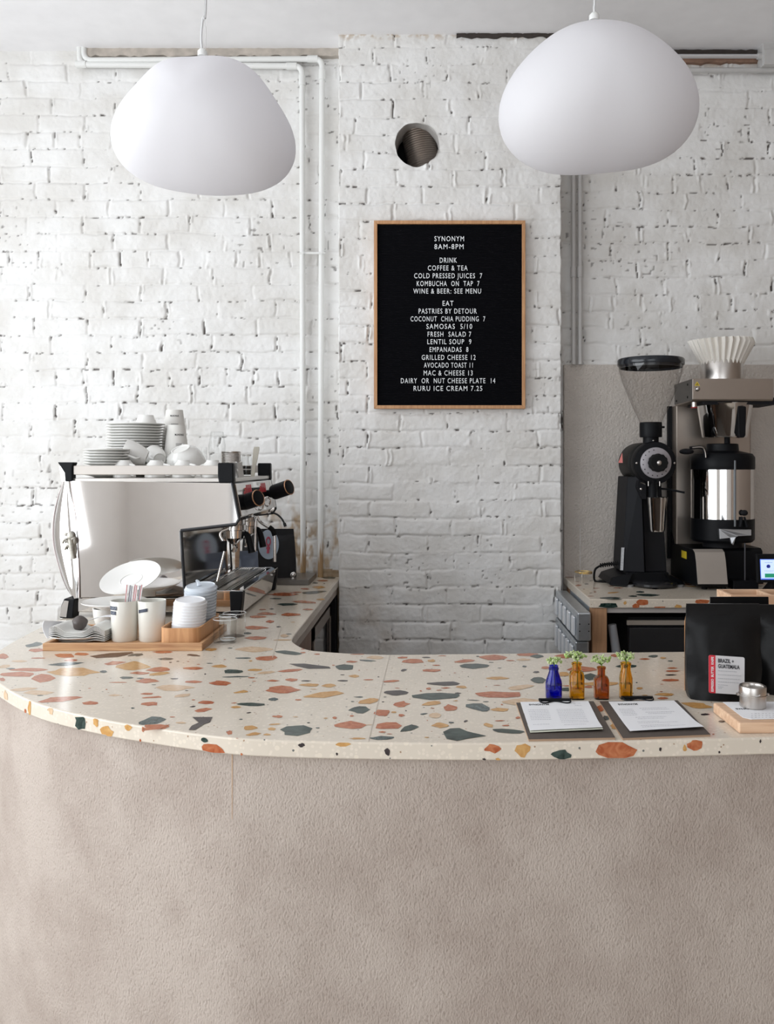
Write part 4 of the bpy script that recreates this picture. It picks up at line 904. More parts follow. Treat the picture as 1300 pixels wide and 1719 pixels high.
# cup tray
zt0 = P(0, 806, YN).z
TZ = zt0+.006
xl, xr = P(121, 0, YN).x, P(391, 0, YN).x
obj('cup_tray', MB().box((xl, YN, zt0-.006), (xr, YF, zt0+.006)), M_steel, em, bevel=.002)
zr0, zr1 = P(0, 797, YN).z, P(0, 781.5, YN).z
M_rail = mat('pale_steel_rail', (.52, .48, .445), .35, .5)
obj('cup_rail', MB().box((xl+.006, YN-.006, zr0), (xr-.02, YN, zr1)), M_rail, em, bevel=.002)
obj('cup_rail', MB().box((xl+.006, YF, zr0), (xr-.02, YF+.006, zr1)), M_rail, em, bevel=.002)
obj('cup_rail', MB().box((xl, YN+.02, zr0), (xl+.006, YF-.02, zr1)), M_rail, em, bevel=.002)
for yy, s in ((YN-.012, 1), (YF-.012, -1)):
    obj('corner_bracket', MB().prism([p+Vector((0, yy-YN, 0)) for p in prof([(367,777),(393,777),(394,811),(369,811),(367,800)])], (0, .03, 0)), M_black, em, bevel=.004)
    b = obj('corner_bracket', MB().prism([p+Vector((0, yy-YN, 0)) for p in prof([(99,776),(127,776),(124,784),(124,808),(112,808),(111,794),(104,783)])], (0, .03, 0)), M_black, em, bevel=.003)
    obj('bracket_inlay', MB().prism([p+Vector((0, yy-YN+.004, 0)) for p in prof([(101,782),(104,783),(111,794),(112,808),(105,808),(103,795)])], (0, .02, 0)), M_chrome, b)
# front control panel facing the barista (right)
A0, A1 = P(391, 811, YN), P(402, 868, YN)
def FP(s, t, out=0):        # point on the front face: s 0..1 towards the wall, t 0..1 downwards
    p = A0.lerp(A1, t); nn = Vector((A1.z-A0.z, 0, -(A1.x-A0.x))).normalized()*-1
    if nn.x < 0: nn = -nn
    return Vector((p.x, YN+(YF-YN)*s, p.z))+nn*out
def fquad(s0, s1, t0, t1, out, th=.004, skew=0):
    v0 = [FP(s0, t1, out), FP(s1, t1, out), FP(s1, t1, out+th), FP(s0, t1, out+th)]
    v1 = [FP(s0+skew, t0, out), FP(s1+skew, t0, out), FP(s1+skew, t0, out+th), FP(s0+skew, t0, out+th)]
    return v0+v1
obj('front_panel', MB().hexa(fquad(.015, .985, .02, 1.0, -.002, .008)), M_mirror, em, bevel=.002)
lg = MB()
for k in range(6):
    for s0 in (.16, .56):
        hgt = .30 if k > 1 else .12+.1*k
        lg.hexa(fquad(s0+k*.036, s0+k*.036+.018, .40-hgt, .40, .0062, .0006, .012))
obj('red_logo', lg, M_red, em)
def knob(px, py, px2, py2, d, d2, r):
    a, b = P(px, py, d), P(px2, py2, d2); ax = (b-a).normalized()
    k = obj('steam_knob', MB().lathe_ax([(r*.55, -.015), (r*.55, 0), (r*.94, .001), (r, .006), (r, (b-a).length-.002)], a, ax, 24), M_black, em)
    obj('knob_end_cap', MB().lathe_ax([(r*.93, 0), (r*.90, .004), (r*.3, .006)], b, ax, 24), M_black, k)
    obj('knob_end_ring', MB().torus(b+ax*.0015, r*.97, .0022, ax, 28, 8), mat('copper_ring', (.62, .36, .22), .25, 1), k)
knob(403, 846, 433, 836, 2.74, 2.70, .0255); knob(459, 827, 485, 818, 3.12, 3.09, .0275)
for (x, y, d) in ((419, 858, 2.80), (437, 848, 2.90), (449, 842, 3.0)):
    obj('brew_paddle', MB().torus(P(x, y, d), .015, .0035, (.7, -.5, 0), 20, 8).cyl(P(x-8, y-6, d), P(x, y-7, d), .003), M_chrome, em)
# groups and portafilters
zb = P(0, 879, YN).z
for yy in (2.84, 3.03):
    gx = -.655
    gh = obj('group_head', MB().lathe([(.036, 0), (.036, -.03), (.040, -.034), (.040, -.05), (.03, -.052)], 28, c=(gx, yy, zb+.015)), M_chrome, em)
    pf = obj('portafilter', MB().lathe([(.034, 0), (.034, -.025), (.02, -.035), (.012, -.045)], 24, c=(gx, yy, zb-.037)).tube([(gx, yy, zb-.075), (gx+.004, yy-.012, zb-.095), (gx, yy-.018, zb-.108)], .006, 8).tube([(gx, yy, zb-.075), (gx+.004, yy+.012, zb-.095), (gx, yy+.018, zb-.108)], .006, 8), M_chrome, em)
    obj('handle', MB().tube([(gx+.034, yy+.0, zb-.046), (gx+.048, yy-.004, zb-.058), (gx+.062, yy-.012, zb-.110)], (.008, .012), 12), M_black, pf)
obj('steam_wand', MB().tube([P(384,887,2.72), P(372,892,2.72), P(370,900,2.72), P(376,912,2.72), P(376.5,926,2.72)], .005, 10).tube([P(376.5,926,2.72), P(364.5,976,2.70)], .0045, 10), M_chrome, em)
obj('wand_grip', MB().cyl(P(377,908,2.72), P(376,925,2.72), .0085), M_rubber, em)
obj('steam_wand', MB().tube([P(432,866,3.1), P(436,875,3.1), P(447,883,3.1), P(456,888,3.1), P(461,897,3.1), P(461.5,943,3.1)], .0055, 10), M_chrome, em)
obj('wand_grip', MB().tube([P(452,885,3.09), P(458,890,3.09), P(461.5,899,3.09)], .009, 10), M_rubber, em)
obj('water_spout', MB().tube([P(431,868,2.95), P(429,880,2.95), P(428.5,926,2.95)], .0042, 10), M_chrome, em)
obj('spout_hose', MB().tube([P(456,860,3.15), P(466,864,3.15), P(474,872,3.15), P(478.5,881,3.15)], .0035, 10).cyl(P(477.5,878,3.15), P(479.5,884,3.15), .0055), M_edge, em)
# base, drip tray and feet
zd1, zd0 = 1.1435, ZC+.004
xs, xf = P(300, 0, YN).x, -.577
obj('base', MB().box((P(128,0,YN).x, YN+.008, ZC+.016), (xs+.15, YF-.01, P(0, 1004, YN).z)), M_chrome, em, bevel=.003)
xt = P(318, 0, YN).x
mb = MB().box((xt, YN+.0, ZC+.014), (xf-.004, YN+.004, zd1-.004)).box((xt, YF-.004, ZC+.014), (xf-.004, YF, zd1-.004))
mb.prism([(xf-.006, YN, zd1-.004), (xf, YN, zd1-.004), (xf-.012, YN, zd0+.004), (xf-.018, YN, zd0+.004)], (0, YF-YN, 0))
mb.box((xt, YN, ZC+.014), (xf-.02, YF, ZC+.02))
dt = obj('drip_tray', mb, M_mirror, em, bevel=.001)
rm = MB()
for a, b in (((xt, YN-.002), (xf, YN+.012)), ((xt, YF-.012), (xf, YF)), ((xf-.022, YN), (xf, YF)), ((xt, YN), (xt+.016, YF))): rm.box((a[0], a[1], zd1-.006), (b[0], b[1], zd1))
obj('tray_rim', rm, M_chrome, dt, bevel=.001)
gr = MB()
for k in range(11):
    x = xt+.024+k*(xf-.05-xt-.024)/10.0
    if k in (5,): continue
    gr.box((x, YN+.014, zd1-.010), (x+.0045, YF-.014, zd1-.004))
gr.box((xt+.085, YN+.014, zd1-.009), (xt+.097, YF-.014, zd1-.002))
obj('tray_grille', gr, M_steel, dt)
obj('tray_floor', MB().box((xt+.01, YN+.01, zd1-.03), (xf-.02, YF-.01, zd1-.026)), M_matte, dt)
def foot(y):
    return MB().prism([P(386,992,YN)+Vector((0,y-YN,0)), P(408.5,992,YN)+Vector((0,y-YN,0)), P(407,1012,YN)+Vector((0,y-YN,0)), P(404,1037,YN)+Vector((0,y-YN,0)), P(388,1037,YN)+Vector((0,y-YN,0))], (0, .04, 0))
obj('corner_foot', foot(YN-.008), M_black, em, bevel=.004); obj('corner_foot', foot(YF-.035), M_black, em, bevel=.004)
for y in (YN-.01, YF-.04):
    b = obj('corner_foot', MB().prism([p+Vector((0, y-YN, 0)) for p in prof([(110,1004),(127,1006),(124,1037.5),(102,1036.5),(104,1018)])], (0, .05, 0)), M_black, em, bevel=.003)
    obj('foot_inlay', MB().prism([p+Vector((0, y-YN-.002, 0)) for p in prof([(110.5,1007),(118,1008),(114,1035),(103.5,1034),(105,1019)])], (0, .003, 0)), M_chrome, b)

# ------------------------------------------------------------------ crockery on the machine
def rotz_to(v, spin=0):
    q = Vector(v).normalized().to_track_quat('Z', 'Y'); return (q @ Euler((0, 0, spin)).to_quaternion()).to_euler()
def plate_prof(R, h, t=.003):
    return [(1e-6, .004), (R*.40, .004), (R*.44, .005), (R*.75, h*.62), (R, h), (R*1.0, h-t*.6), (R*.98, h-t), (R*.72, h*.5-t*.4), (R*.50, .0005), (R*.48, 0), (R*.40, 0), (R*.39, .0015), (1e-6, .0015)]
ORD = ['topmost','second','third','fourth','fifth','sixth','seventh','eighth','ninth','tenth','eleventh','twelfth','thirteenth','fourteenth','fifteenth','sixteenth','seventeenth','eighteenth','nineteenth']
def stack(name, base, n, dz, mk, lab, group, jig=.001, seed=1):
    r = random.Random(seed); first = None
    for k in range(n):
        i = n-1-k; loc = (base[0]+r.uniform(-jig, jig), base[1]+r.uniform(-jig, jig), base[2]+k*dz)
        lb_ = lab % (ORD[i] if i else 'topmost')
        if i == n-1 and n > 1: lb_ = lab % 'lowest'
        if first is None: first = mk(loc, lb_, group)
        else: copy_thing(first, loc, Euler((0, 0, r.uniform(0, 6))), lb_, group)
    return first
def mk_plate(R, h, nm='dinner_plate', cat='plate'):
    def f(loc, lb_, group):
        return tag(obj(nm, MB().lathe(plate_prof(R, h), 48, c=loc), M_cer, loc=loc, recalc=True), lb_, cat, group)
    return f
px0 = (228-CX)/F*2.95
stack('side_plate', (px0, 2.95, TZ), 19, .0092, mk_plate(.097, .016, 'side_plate'), '%s white plate of the tall stack on the espresso machine', 'tall stack of white plates', seed=2)
stack('saucer', ((178-CX)/F*2.72, 2.725, TZ), 10, .0086, mk_plate(.070, .013, 'saucer', 'saucer'), '%s white saucer of the low stack at the left end of the machine', 'low stack of white saucers', seed=3)
def cup(nm, loc, R, h, rot, label, handle=True, foot=.55, group=None, m=None, hs=1):
    t = thing(nm, (0,0,0), label, 'cup', group)
    th = .0032; pr = [(1e-6, .003), (R*foot*.8, .003), (R*foot*.9, 0), (R*foot, 0), (R*foot*1.05, .004), (R*.80, h*.22), (R*.93, h*.5), (R, h*.85), (R, h), (R-th*.5, h+.0008), (R-th, h), (R-th, h*.85), (R*.93-th, h*.5), (R*.78-th, h*.25), (R*foot, .010), (1e-6, .009)]
    obj('cup_body', MB().lathe(pr, 40), m or M_cer, t)
    if handle: obj('handle', MB().tube([(R*.92, 0, h*.82), (R*1.35, 0, h*.86), (R*1.62*hs, 0, h*.62), (R*1.45, 0, h*.34), (R*.84, 0, h*.26)], .0042*hs, 10), m or M_cer, t)
    t.location = loc; t.rotation_euler = rot; return t
# four upturned espresso cups in the front row
e0 = None
for k, (px, sp, lb_) in enumerate([(209, -.6, 'upturned white espresso cup in front of the saucer stack'), (262, -.3, 'upturned white espresso cup under the tipped cup, second along the rail'), (308, -.5, 'upturned white espresso cup below the large tilted cup'), (357, 2.6, 'upturned white espresso cup beside the right front bracket')]):
    loc = ((px-CX)/F*2.70, 2.70, TZ+.0552); rt = Euler((PI, 0, sp))
    if e0 is None: e0 = cup('espresso_cup', loc, .0345, .054, rt, lb_, group='espresso cups along the front rail')
    else: copy_thing(e0, loc, rt, lb_)
cup('cappuccino_cup', P(246, 769, 2.79), .0385, .074, rotz_to((-.90, -.22, .36), 2.1-2.3), 'white cup tipped on its side with its mouth facing left', foot=.62, hs=.9)
cup('cappuccino_cup', P(268, 771, 2.84), .034, .058, rotz_to((-.55, .72, .25), -1.2), 'white cup lying behind the tipped cup with its handle to the right', foot=.62)
cup('latte_cup', P(303, 756, 2.80)+Vector((0, 0, .005)), .062, .066, rotz_to((.22, .44, -.87), .9), 'large white cup turned over and tilted, its foot ring showing', foot=.50)
cup('small_bowl', ((245.5-CX)/F*2.95, 2.95, TZ+19*.0092+.036), .0345, .033, Euler((PI, 0, 0)), 'small white cup upside down on top of the tall plate stack', handle=False, foot=.72)
def mk_pcup(mark):
    def f(loc, lb_, group):
        t = thing('paper_cup', (0,0,0), lb_, 'paper cup', group)
        R0, R1, H = .0425, .029, .11
        obj('cup_wall', MB().lathe([(R0, 0), (R0+.0015, .001), (R0+.0015, .004), (R0, .005), (R1, H), (R1-.001, H), (R1-.0015, H-.005), (1e-6, H-.006), (1e-6, H-.007), (R1-.002, H-.007), (R0-.001, .001)], 36), M_cupp, t)
        t.location = loc; return t
    return f
def stackp(base, n, dz, lab, group, seed):
    r = random.Random(seed); first = None
    for k in range(n):
        i = n-1-k; lb_ = lab % ('topmost' if i == 0 else ('lowest' if i == n-1 else ORD[i])); loc = (base[0]+k*.0004, base[1], base[2]+k*dz)
        if first is None: first = mk_pcup(0)(loc, lb_, group)
        else: last = copy_thing(first, loc, Euler((0, 0, r.uniform(0, .5))), lb_, group)
    last.rotation_euler = (0, 0, 0); return last
def cyl_print(parent, base, R0, R1, H, txt, zc, ac, hgt, wid, bars=None):
    """lettering wrapped on the tapered cup wall, upside down as the cup stands on its rim"""
    o = text('printed_name', txt, M_ink, parent, parent.location, (1,0,0), (0,0,1), wid, hgt, ex=.0, off=.03)
    for v_ in o.data.vertices:
        x, z = -v_.co.x, -v_.co.z; zz = zc+z; R = R0+(R1-R0)*zz/H+.0004
        a = ac+x/R; v_.co = Vector((R*math.sin(a), -R*math.cos(a), zz))
    if bars:
        mb = MB()
        for k in range(17):
            x = (k-8)*wid/17*1.02; a = ac+x/R0; 
            vs = []
            for zz in (bars-.005, bars+.005):
                R = R0+(R1-R0)*zz/H+.0005
                for da in (-.016, .016): vs.append(base+Vector((R*math.sin(a+da), -R*math.cos(a+da), zz)))
            mb.add(vs, [(0, 1, 3, 2)])
        obj('printed_bars', mb, mat('grey_barcode', (.45, .44, .43), .8), parent, recalc=False)
rs = stackp(((291-CX)/F*3.055, 3.055, TZ), 12, .0114, '%s white paper cup of the taller upturned stack', 'taller stack of paper cups', 4)
cyl_print(rs, rs.location, .0425, .029, .11, 'SYNONYM', .088, .30, .0055, .030, .056)
fs_ = stackp(((295-CX)/F*2.955, 2.955, TZ), 7, .0112, '%s white paper cup of the shorter upturned stack', 'shorter stack of paper cups', 6)
cyl_print(fs_, fs_.location, .0425, .029, .11, 'SYNONYM', .076, .62, .0062, .032, .042)
# glasses and tins
def glass(nm, loc, R, h, label, rot=(0,0,0), m=None, facets=9, group=None, wallt=.0025):
    pr = [(1e-6, 0), (R*.74, 0), (R*.80, .004), (R*.95, h*.5), (R, h*.62), (R, h), (R-.0012, h+.0012)]
    mb = MB().lathe(pr, 36, rfun=lambda a, z: 1-.035*abs(math.sin(a*facets/2))*(1 if z < h*.6 else 0)); mb.f.pop(); mb.m.pop(); mb.sm.pop()
    o = obj(nm, mb, m or M_glass)
    o.location = loc; o.rotation_euler = rot; return tag(o, label, 'glass', group)
glass('drinking_glass', ((336-CX)/F*2.93, 2.93, TZ+.001), .0235, .099, 'narrow faceted glass standing left of the stacked glasses on the machine')
glass('drinking_glass', ((364-CX)/F*2.96, 2.96, TZ+.079), .031, .078, 'lower upturned faceted glass of the stacked pair on the machine', (PI, 0, 0))
glass('drinking_glass', ((364.5-CX)/F*2.96, 2.96, TZ+.154), .0285, .073, 'upper upturned faceted glass of the stacked pair on the machine', (PI, 0, .3))
c = ((388-CX)/F*3.02, 3.02, TZ)
mb = MB(); pr = [(.033, 0)]
for k in range(30): pr.append((.033+(.0012 if k % 2 else 0)*(1 if k > 15 else 0), .004+k*.0027))
pr += [(.034, .087), (.030, .088), (.030, .01), (1e-6, .009)]
tag(obj('steel_tin', mb.lathe(pr, 36, c=c), M_steel, loc=c), 'ribbed steel tin behind the right front bracket of the machine', 'tin')
c = ((414-CX)/F*3.08, 3.08, TZ)
j = thing('spice_jar', c, 'small glass jar with black bands between the tin and the spatula', 'jar')
obj('jar_body', MB().lathe([(.0195, 0), (.0195, .066), (.017, .07), (.015, .068), (.017, .06), (.017, .004), (1e-6, .003)], 28, c=c), M_glass, j)
obj('dark_contents', MB().lathe([(1e-6, .005), (.016, .005), (.016, .022), (1e-6, .022)], 24, c=c).lathe([(1e-6, .026), (.016, .026), (.016, .036), (1e-6, .036)], 24, c=c), M_rubber, j)
obj('lid', MB().lathe([(1e-6, .071), (.0175, .071), (.0175, .078), (1e-6, .079)], 24, c=c), M_cer, j)
a, b = P(424, 800, 3.0), P(431, 750, 3.0)
mb = MB(); d = (b-a).normalized(); u = Vector((1, 0, 0)); L_ = (b-a).length
prs = []
for t_, w_ in ((0, .009), (.3, .0075), (.55, .011), (.9, .0135), (1, .011)): prs.append((a+d*L_*t_-u*w_*.8, a+d*L_*t_+u*w_*.8))
tag(obj('spatula', mb.sheet(prs, (0, .004, 0), smooth=False), mat('grey_worn_wood', (.50, .47, .40), .6, var=.15, vs=40), loc=a, bevel=.001), 'pale worn spatula standing upright by the far bracket of the machine', 'spatula')
g = []
for j_ in range(9):
    t_ = j_/8; g.append([P(391+i*2.6+t_*4+1.5*math.sin(i*1.7), 776+t_*30+1.2*math.sin(i*2+1), 2.72+.03*math.sin(i*1.3+t_*2)+i*.02) for i in range(6)])
tag(obj('cleaning_cloth', MB().sheet(g, (.002, .002, 0)), mat('white_cloth', (.70, .69, .67), .9, bump=.4, bs=300), loc=P(398, 806, 2.75)), 'folded white cloth hanging behind the right front bracket', 'cloth')

# ------------------------------------------------------------------ behind the machine
def bag(nm, cx, y0, w_, h_, d_, m, label, z0=ZC, seed=1, taper=.12, group=None, top='flat', shear=0):
    """stand-up coffee bag: pillowed front, gusseted sides, flat sealed top"""
    r = random.Random(seed); t = thing(nm, (cx, y0+d_/2, z0), label, 'coffee bag', group)
    nu, nv = 15, 17; front = []; back = []
    for j in range(nv):
        v = j/(nv-1); z = z0+h_*v; hw = w_/2*(1-taper*.35*v+.03*math.sin(v*PI)); dd = d_*((1-v)**.75)*.5+.004
        if v < .06: hw *= .95+v; 
        rf, rb = [], []
        for i in range(nu):
            u = i/(nu-1)*2-1; bulge = (1-abs(u)**3.2)
            cr_ = .0045*math.sin(u*5+v*9+seed)*(1-v)*abs(u)+r.uniform(-.0007, .0007)+.010*max(0, abs(u)-.72)*math.sin(v*14+seed*2+u)
            x = cx+hw*u+shear*v*h_; yf = y0+d_/2-dd*(.25+.75*bulge)+cr_; yb = y0+d_/2+dd*(.25+.75*bulge)
            if v > .84: yf = y0+d_/2-.0025+cr_*.1; yb = y0+d_/2+.0025
            rf.append((x, yf, z)); rb.append((x, yb, z))
        front.append(rf); back.append(rb)
    mb = MB(); loop = [front[j]+back[j][::-1]+[front[j][0]] for j in range(nv)]
    mb.sheet(loop); K = len(loop[0]); mb.f.append(list(range(K-2, -1, -1))); mb.m.append(0); mb.sm.append(False)
    top_ = (nv-1)*K; mb.f.append([top_+i for i in range(K-1)]); mb.m.append(0); mb.sm.append(False)
    obj('bag_body', mb, m, t)
    zz = z0+h_*.835
    obj('seal_crease', MB().box((cx-w_*.46+shear*h_*.835, y0+d_/2-.005, zz), (cx+w_*.46+shear*h_*.835, y0+d_/2-.0035, zz+.0015)), m, t)
    return t
M_bag = mat('black_foil_bag', (.004, .004, .0045), .36, var=.15, bump=.35, bs=50); M_bag.node_tree.nodes['Principled BSDF'].inputs['Specular IOR Level'].default_value = .28
b1 = bag('coffee_bag', (450-CX)/F*3.40, 3.37, .215, .212, .10, mat('matte_black_bag', (.010, .010, .012), .7), 'black coffee bag with a pale blue oval sticker behind the espresso machine', seed=4, taper=.25)
c = P(451, 914, 3.364)
lb2 = obj('sticker', MB().lathe([(1e-6, 0), (.0405, 0), (.0405, .0006), (1e-6, .0007)], 40, M=Matrix.Translation(c) @ Matrix.Rotation(PI/2, 4, 'X') @ Matrix.Diagonal((1, 1.43, 1, 1))), mat('pale_blue_sticker', (.50, .60, .72), .5), b1)
obj('red_mark', MB().torus(c+Vector((0, -.003, .012)), .008, .0022, (0, 1, 0), 20, 6, sy=1.9).cyl(c+Vector((-.002, -.004, -.034)), c+Vector((.001, -.004, -.008)), .005).torus(c+Vector((-.001, -.003, -.014)), .006, .0016, (0, 1, 0), 18, 6), mat('pink_red_mark', (.55, .10, .16), .5), b1)
bag('tea_pouch', (418-CX)/F*3.26, 3.235, .075, .14, .045, mat('blue_grey_foil', (.20, .24, .33), .35, bump=.6, bs=45), 'crumpled blue-grey foil pouch between the machine and the black bag', seed=9, taper=.3)['category'] = 'pouch'
c = P(398, 950, 3.27)
tag(obj('wooden_paddle', MB().prism([P(394.5,898,3.27), P(402,896,3.27), P(402.5,948,3.27), P(400,984,3.27), P(396,984,3.27), P(394.5,948,3.27)], (0, .012, 0)), M_pine, loc=c, bevel=.002), 'narrow pale wooden paddle standing behind the portafilters', 'paddle')
mt = thing('knock_mat', (-.53, 3.42, ZC), 'flat grey-brown slab on the counter behind the machine, by the pipes', 'mat')
obj('slab', MB().box((-.615, 3.325, ZC), (-.476, 3.545, ZC+.021)), mat('grey_brown_rubber', (.14, .125, .11), .3, var=.2), mt, bevel=.002)
kb = thing('tamper', P(492, 972, 3.36), 'small round chrome knob on the grey slab behind the machine', 'tamper')
c = Vector(((492-CX)/F*3.36, 3.36, ZC+.021))
obj('chrome_ball', MB().sphere(c+Vector((0, 0, .016)), .0115, 20), M_chrome, kb)
obj('stem', MB().lathe([(.006, 0), (.004, .003), (.003, .008)], 16, c=c), M_chrome, kb)

# ------------------------------------------------------------------ wooden tray and what stands on it
ty = 2.155
tr = thing('serving_tray', (-.777, 2.28, ZC), 'shallow oak tray holding cups and lids on the left of the bar', 'tray')
X0, X1, Y0, Y1 = -.978, -.577, ty, 2.415; th_ = .010; hz = .0195
obj('base_board', MB().box((X0+.008, Y0+.008, ZC+.001), (X1-.008, Y1-.008, ZC+.006)), M_oak, tr)
obj('rim', MB().box((X0, Y0, ZC), (X1, Y0+th_, ZC+hz)), M_oak, tr, bevel=.0012)
obj('rim', MB().box((X0, Y1-th_, ZC), (X1, Y1, ZC+hz)), M_oak, tr, bevel=.0012)
M_oaky = wood('oak_wood_side', (.38, .19, .09), (.58, .34, .17), 1, .5, 18)
obj('rim', MB().box((X0, Y0+th_, ZC), (X0+th_, Y1-th_, ZC+hz)), M_oaky, tr, bevel=.0012)
obj('rim', MB().box((X1-th_, Y0+th_, ZC), (X1, Y1-th_, ZC+hz)), M_oaky, tr, bevel=.0012)
TF = ZC+.006
c = ((137-CX)/F*2.285, 2.285, TF)
tag(obj('dessert_plate', MB().lathe(plate_prof(.083, .016), 56, c=c), M_cer, loc=c), 'white plate under the napkins at the left end of the wooden tray', 'plate')
# napkins: wavy folded sheets
pc = Vector((c[0], c[1], TF))
def napkin(k):
    z0 = TF+.0045+k*.0026; g = []
    for j in range(7):
        t_ = j/6; row = []
        for i in range(21):
            s = i/20; x = pc.x-.060+.145*s+t_*.004; y = pc.y-.062+.105*t_
            wv = .0060*math.sin(s*9.0+.6)*(.6+.1*k)+.003*math.sin(s*17+t_*2)+.010*max(0, s-.7)
            row.append((x, y, z0+wv*min(1, (k+2)/6)+.006*(1 if k > 2 else k/3)))
        g.append(row)
    return g
M_nap = mat('napkin_paper', (.66, .65, .62), .9, var=.05, vs=60, bump=.3, bs=500)
for k in range(9):
    i = 8-k
    o = obj('paper_napkin', MB().sheet(napkin(k), (0, 0, .0014)), M_nap, loc=(pc.x, pc.y, TF+.004+k*.0026), recalc=True)
    tag(o, '%s folded paper napkin of the pile on the tray plate' % ('topmost' if i == 0 else ('lowest' if i == 8 else ORD[i])), 'napkin', 'folded napkins under the pebble')
g = []
for j in range(9):
    t_ = j/8; g.append([(pc.x-.066+.030*s/4-.018*math.sin(t_*2.0)+.004*math.sin(s), pc.y-.060+.02*t_+.085*s/4, TF+.012+.042*t_-.018*(s/4)*t_) for s in range(5)])
tag(obj('paper_napkin', MB().sheet(g, (.0012, 0, 0)), M_paper, loc=(pc.x-.07, pc.y, TF+.01)), 'bright white napkin corner folded upright at the left of the plate', 'napkin')
g = []
for j in range(7):
    t_ = j/6; g.append([(pc.x+.0+.10*i/6, pc.y+.03+.05*t_, TF+.040+.012*math.sin(i/6*3)-.004*t_) for i in range(7)])
tag(obj('paper_napkin', MB().sheet(g, (0, 0, .0012)), M_paper, loc=(pc.x+.05, pc.y+.05, TF+.04)), 'loose white napkin fanned out behind the pebble', 'napkin')
mb = MB(); sc_ = P(133.5, 1045.5, 2.27)
mb.sphere((0, 0, 0), .0205, 28)
for v_ in mb.v:
    n_ = 1+.10*math.sin(v_.x*150+1)+.08*math.sin(v_.y*190+v_.z*120)+.05*math.sin(v_.z*260); v_ *= n_; v_.z *= .88; v_ += sc_
tag(obj('pebble', mb, mat('dark_brown_stone', (.085, .07, .065), .45, var=.5, vs=60, bump=.7, bs=90), loc=sc_), 'dark round pebble weighing down the napkins', 'stone')
def tumbler(px, label, label_mat_txt, tilt):
    c = Vector(((px-CX)/F*2.262, 2.262, TF)); t = thing('ceramic_tumbler', c, label, 'tumbler', None)
    obj('tumbler_body', MB().lathe([(1e-6, 0), (.0305, 0), (.032, .002), (.0362, .104), (.0357, .1055), (.0342, .104), (.0300, .006), (1e-6, .005)], 44, c=c), M_cer2, t)
    return t, c
def on_cyl(mb, c, R, a0, a1, z0, z1, dz=0, n=8, out=.0006):
    rows = []
    for j, z in enumerate((z0, z1)):
        rows.append([(c.x+(R+out)*math.sin(a0+(a1-a0)*i/n), c.y-(R+out)*math.cos(a0+(a1-a0)*i/n), c.z+z+dz*i/n) for i in range(n+1)])
    return mb.sheet(rows)
M_tape = mat('navy_embossed_tape', (.035, .045, .075), .35)
M_tapew = mat('embossed_marks', (.62, .66, .72), .6)
t1, c1 = tumbler(209.5, 'cream tumbler with striped stir sticks and two strips of dark label tape', 0, 0)
lt = obj('label_tape', on_cyl(on_cyl(MB(), c1, .0362, -1.02, -.22, .084, .0935), c1, .0355, -.92, -.30, .0715, .081), M_tape, t1)
mb = MB(); 
for (zz, a0, nn) in ((.0868, -.93, 6), (.0742, -.84, 4)):
    for k in range(nn):
        an = a0+k*.125; on_cyl(mb, c1, .0362, an, an+.012, zz, zz+.0042, n=1, out=.0012); 
        if k % 2: on_cyl(mb, c1, .0362, an, an+.05, zz+.0034, zz+.0042, n=1, out=.0012)
        else: on_cyl(mb, c1, .0362, an, an+.05, zz, zz+.0008, n=1, out=.0012)
obj('embossed_letters', mb, M_tapew, lt)
t2, c2 = tumbler(255, 'plain cream tumbler with one slanting strip of dark label tape', 0, 0)
lt = obj('label_tape', on_cyl(MB(), c2, .0360, -.78, .02, .075, .0835, dz=.006), M_tape, t2)
mb = MB()
for k in range(6): on_cyl(mb, c2, .0360, -.70+k*.11, -.665+k*.11, .0775+.001*k, .0812+.001*k, n=1, out=.0012)
obj('embossed_letters', mb, mat('faint_marks', (.12, .14, .2), .6), lt)
r = random.Random(3); cols = [('white_stripe', (.82, .80, .80)), ('red_stripe', (.50, .08, .08)), ('dark_stripe', (.05, .05, .09))]
for k in range(7):
    a = Vector((c1.x-.008+k*.0052, c1.y+.006+.004*(k % 3), TF+.012)); b = Vector((P(213+k*4.1, 0, 2.262).x, c1.y+.004+.004*(k % 2), P(0, 982+(k % 3), 2.262).z))
    st = thing('stir_stick', a, 'striped stir stick in the cream tumbler, %s from the left' % ['first', 'second', 'third', 'fourth', 'fifth', 'sixth', 'seventh'][k], 'stir stick', 'stir sticks')
    u = Vector((1, 0, 0)); w_ = .0026
    obj('stick', MB().prism([a-u*w_, a+u*w_, b+u*w_, b-u*w_], (0, .0016, 0)), mat(*cols[0][:1], cols[0][1], .6), st)
    x_ = -.0008+.0012*(k % 2); cm = cols[1+(k in (1, 2, 5))]
    obj('stripe', MB().prism([a+u*(x_-.0008)+Vector((0, -.0003, 0)), a+u*(x_+.0008)+Vector((0, -.0003, 0)), b+u*(x_+.0008)+Vector((0, -.0003, 0)), b+u*(x_-.0008)+Vector((0, -.0003, 0))], (0, .0003, 0)), mat(cm[0], cm[1], .6), st)
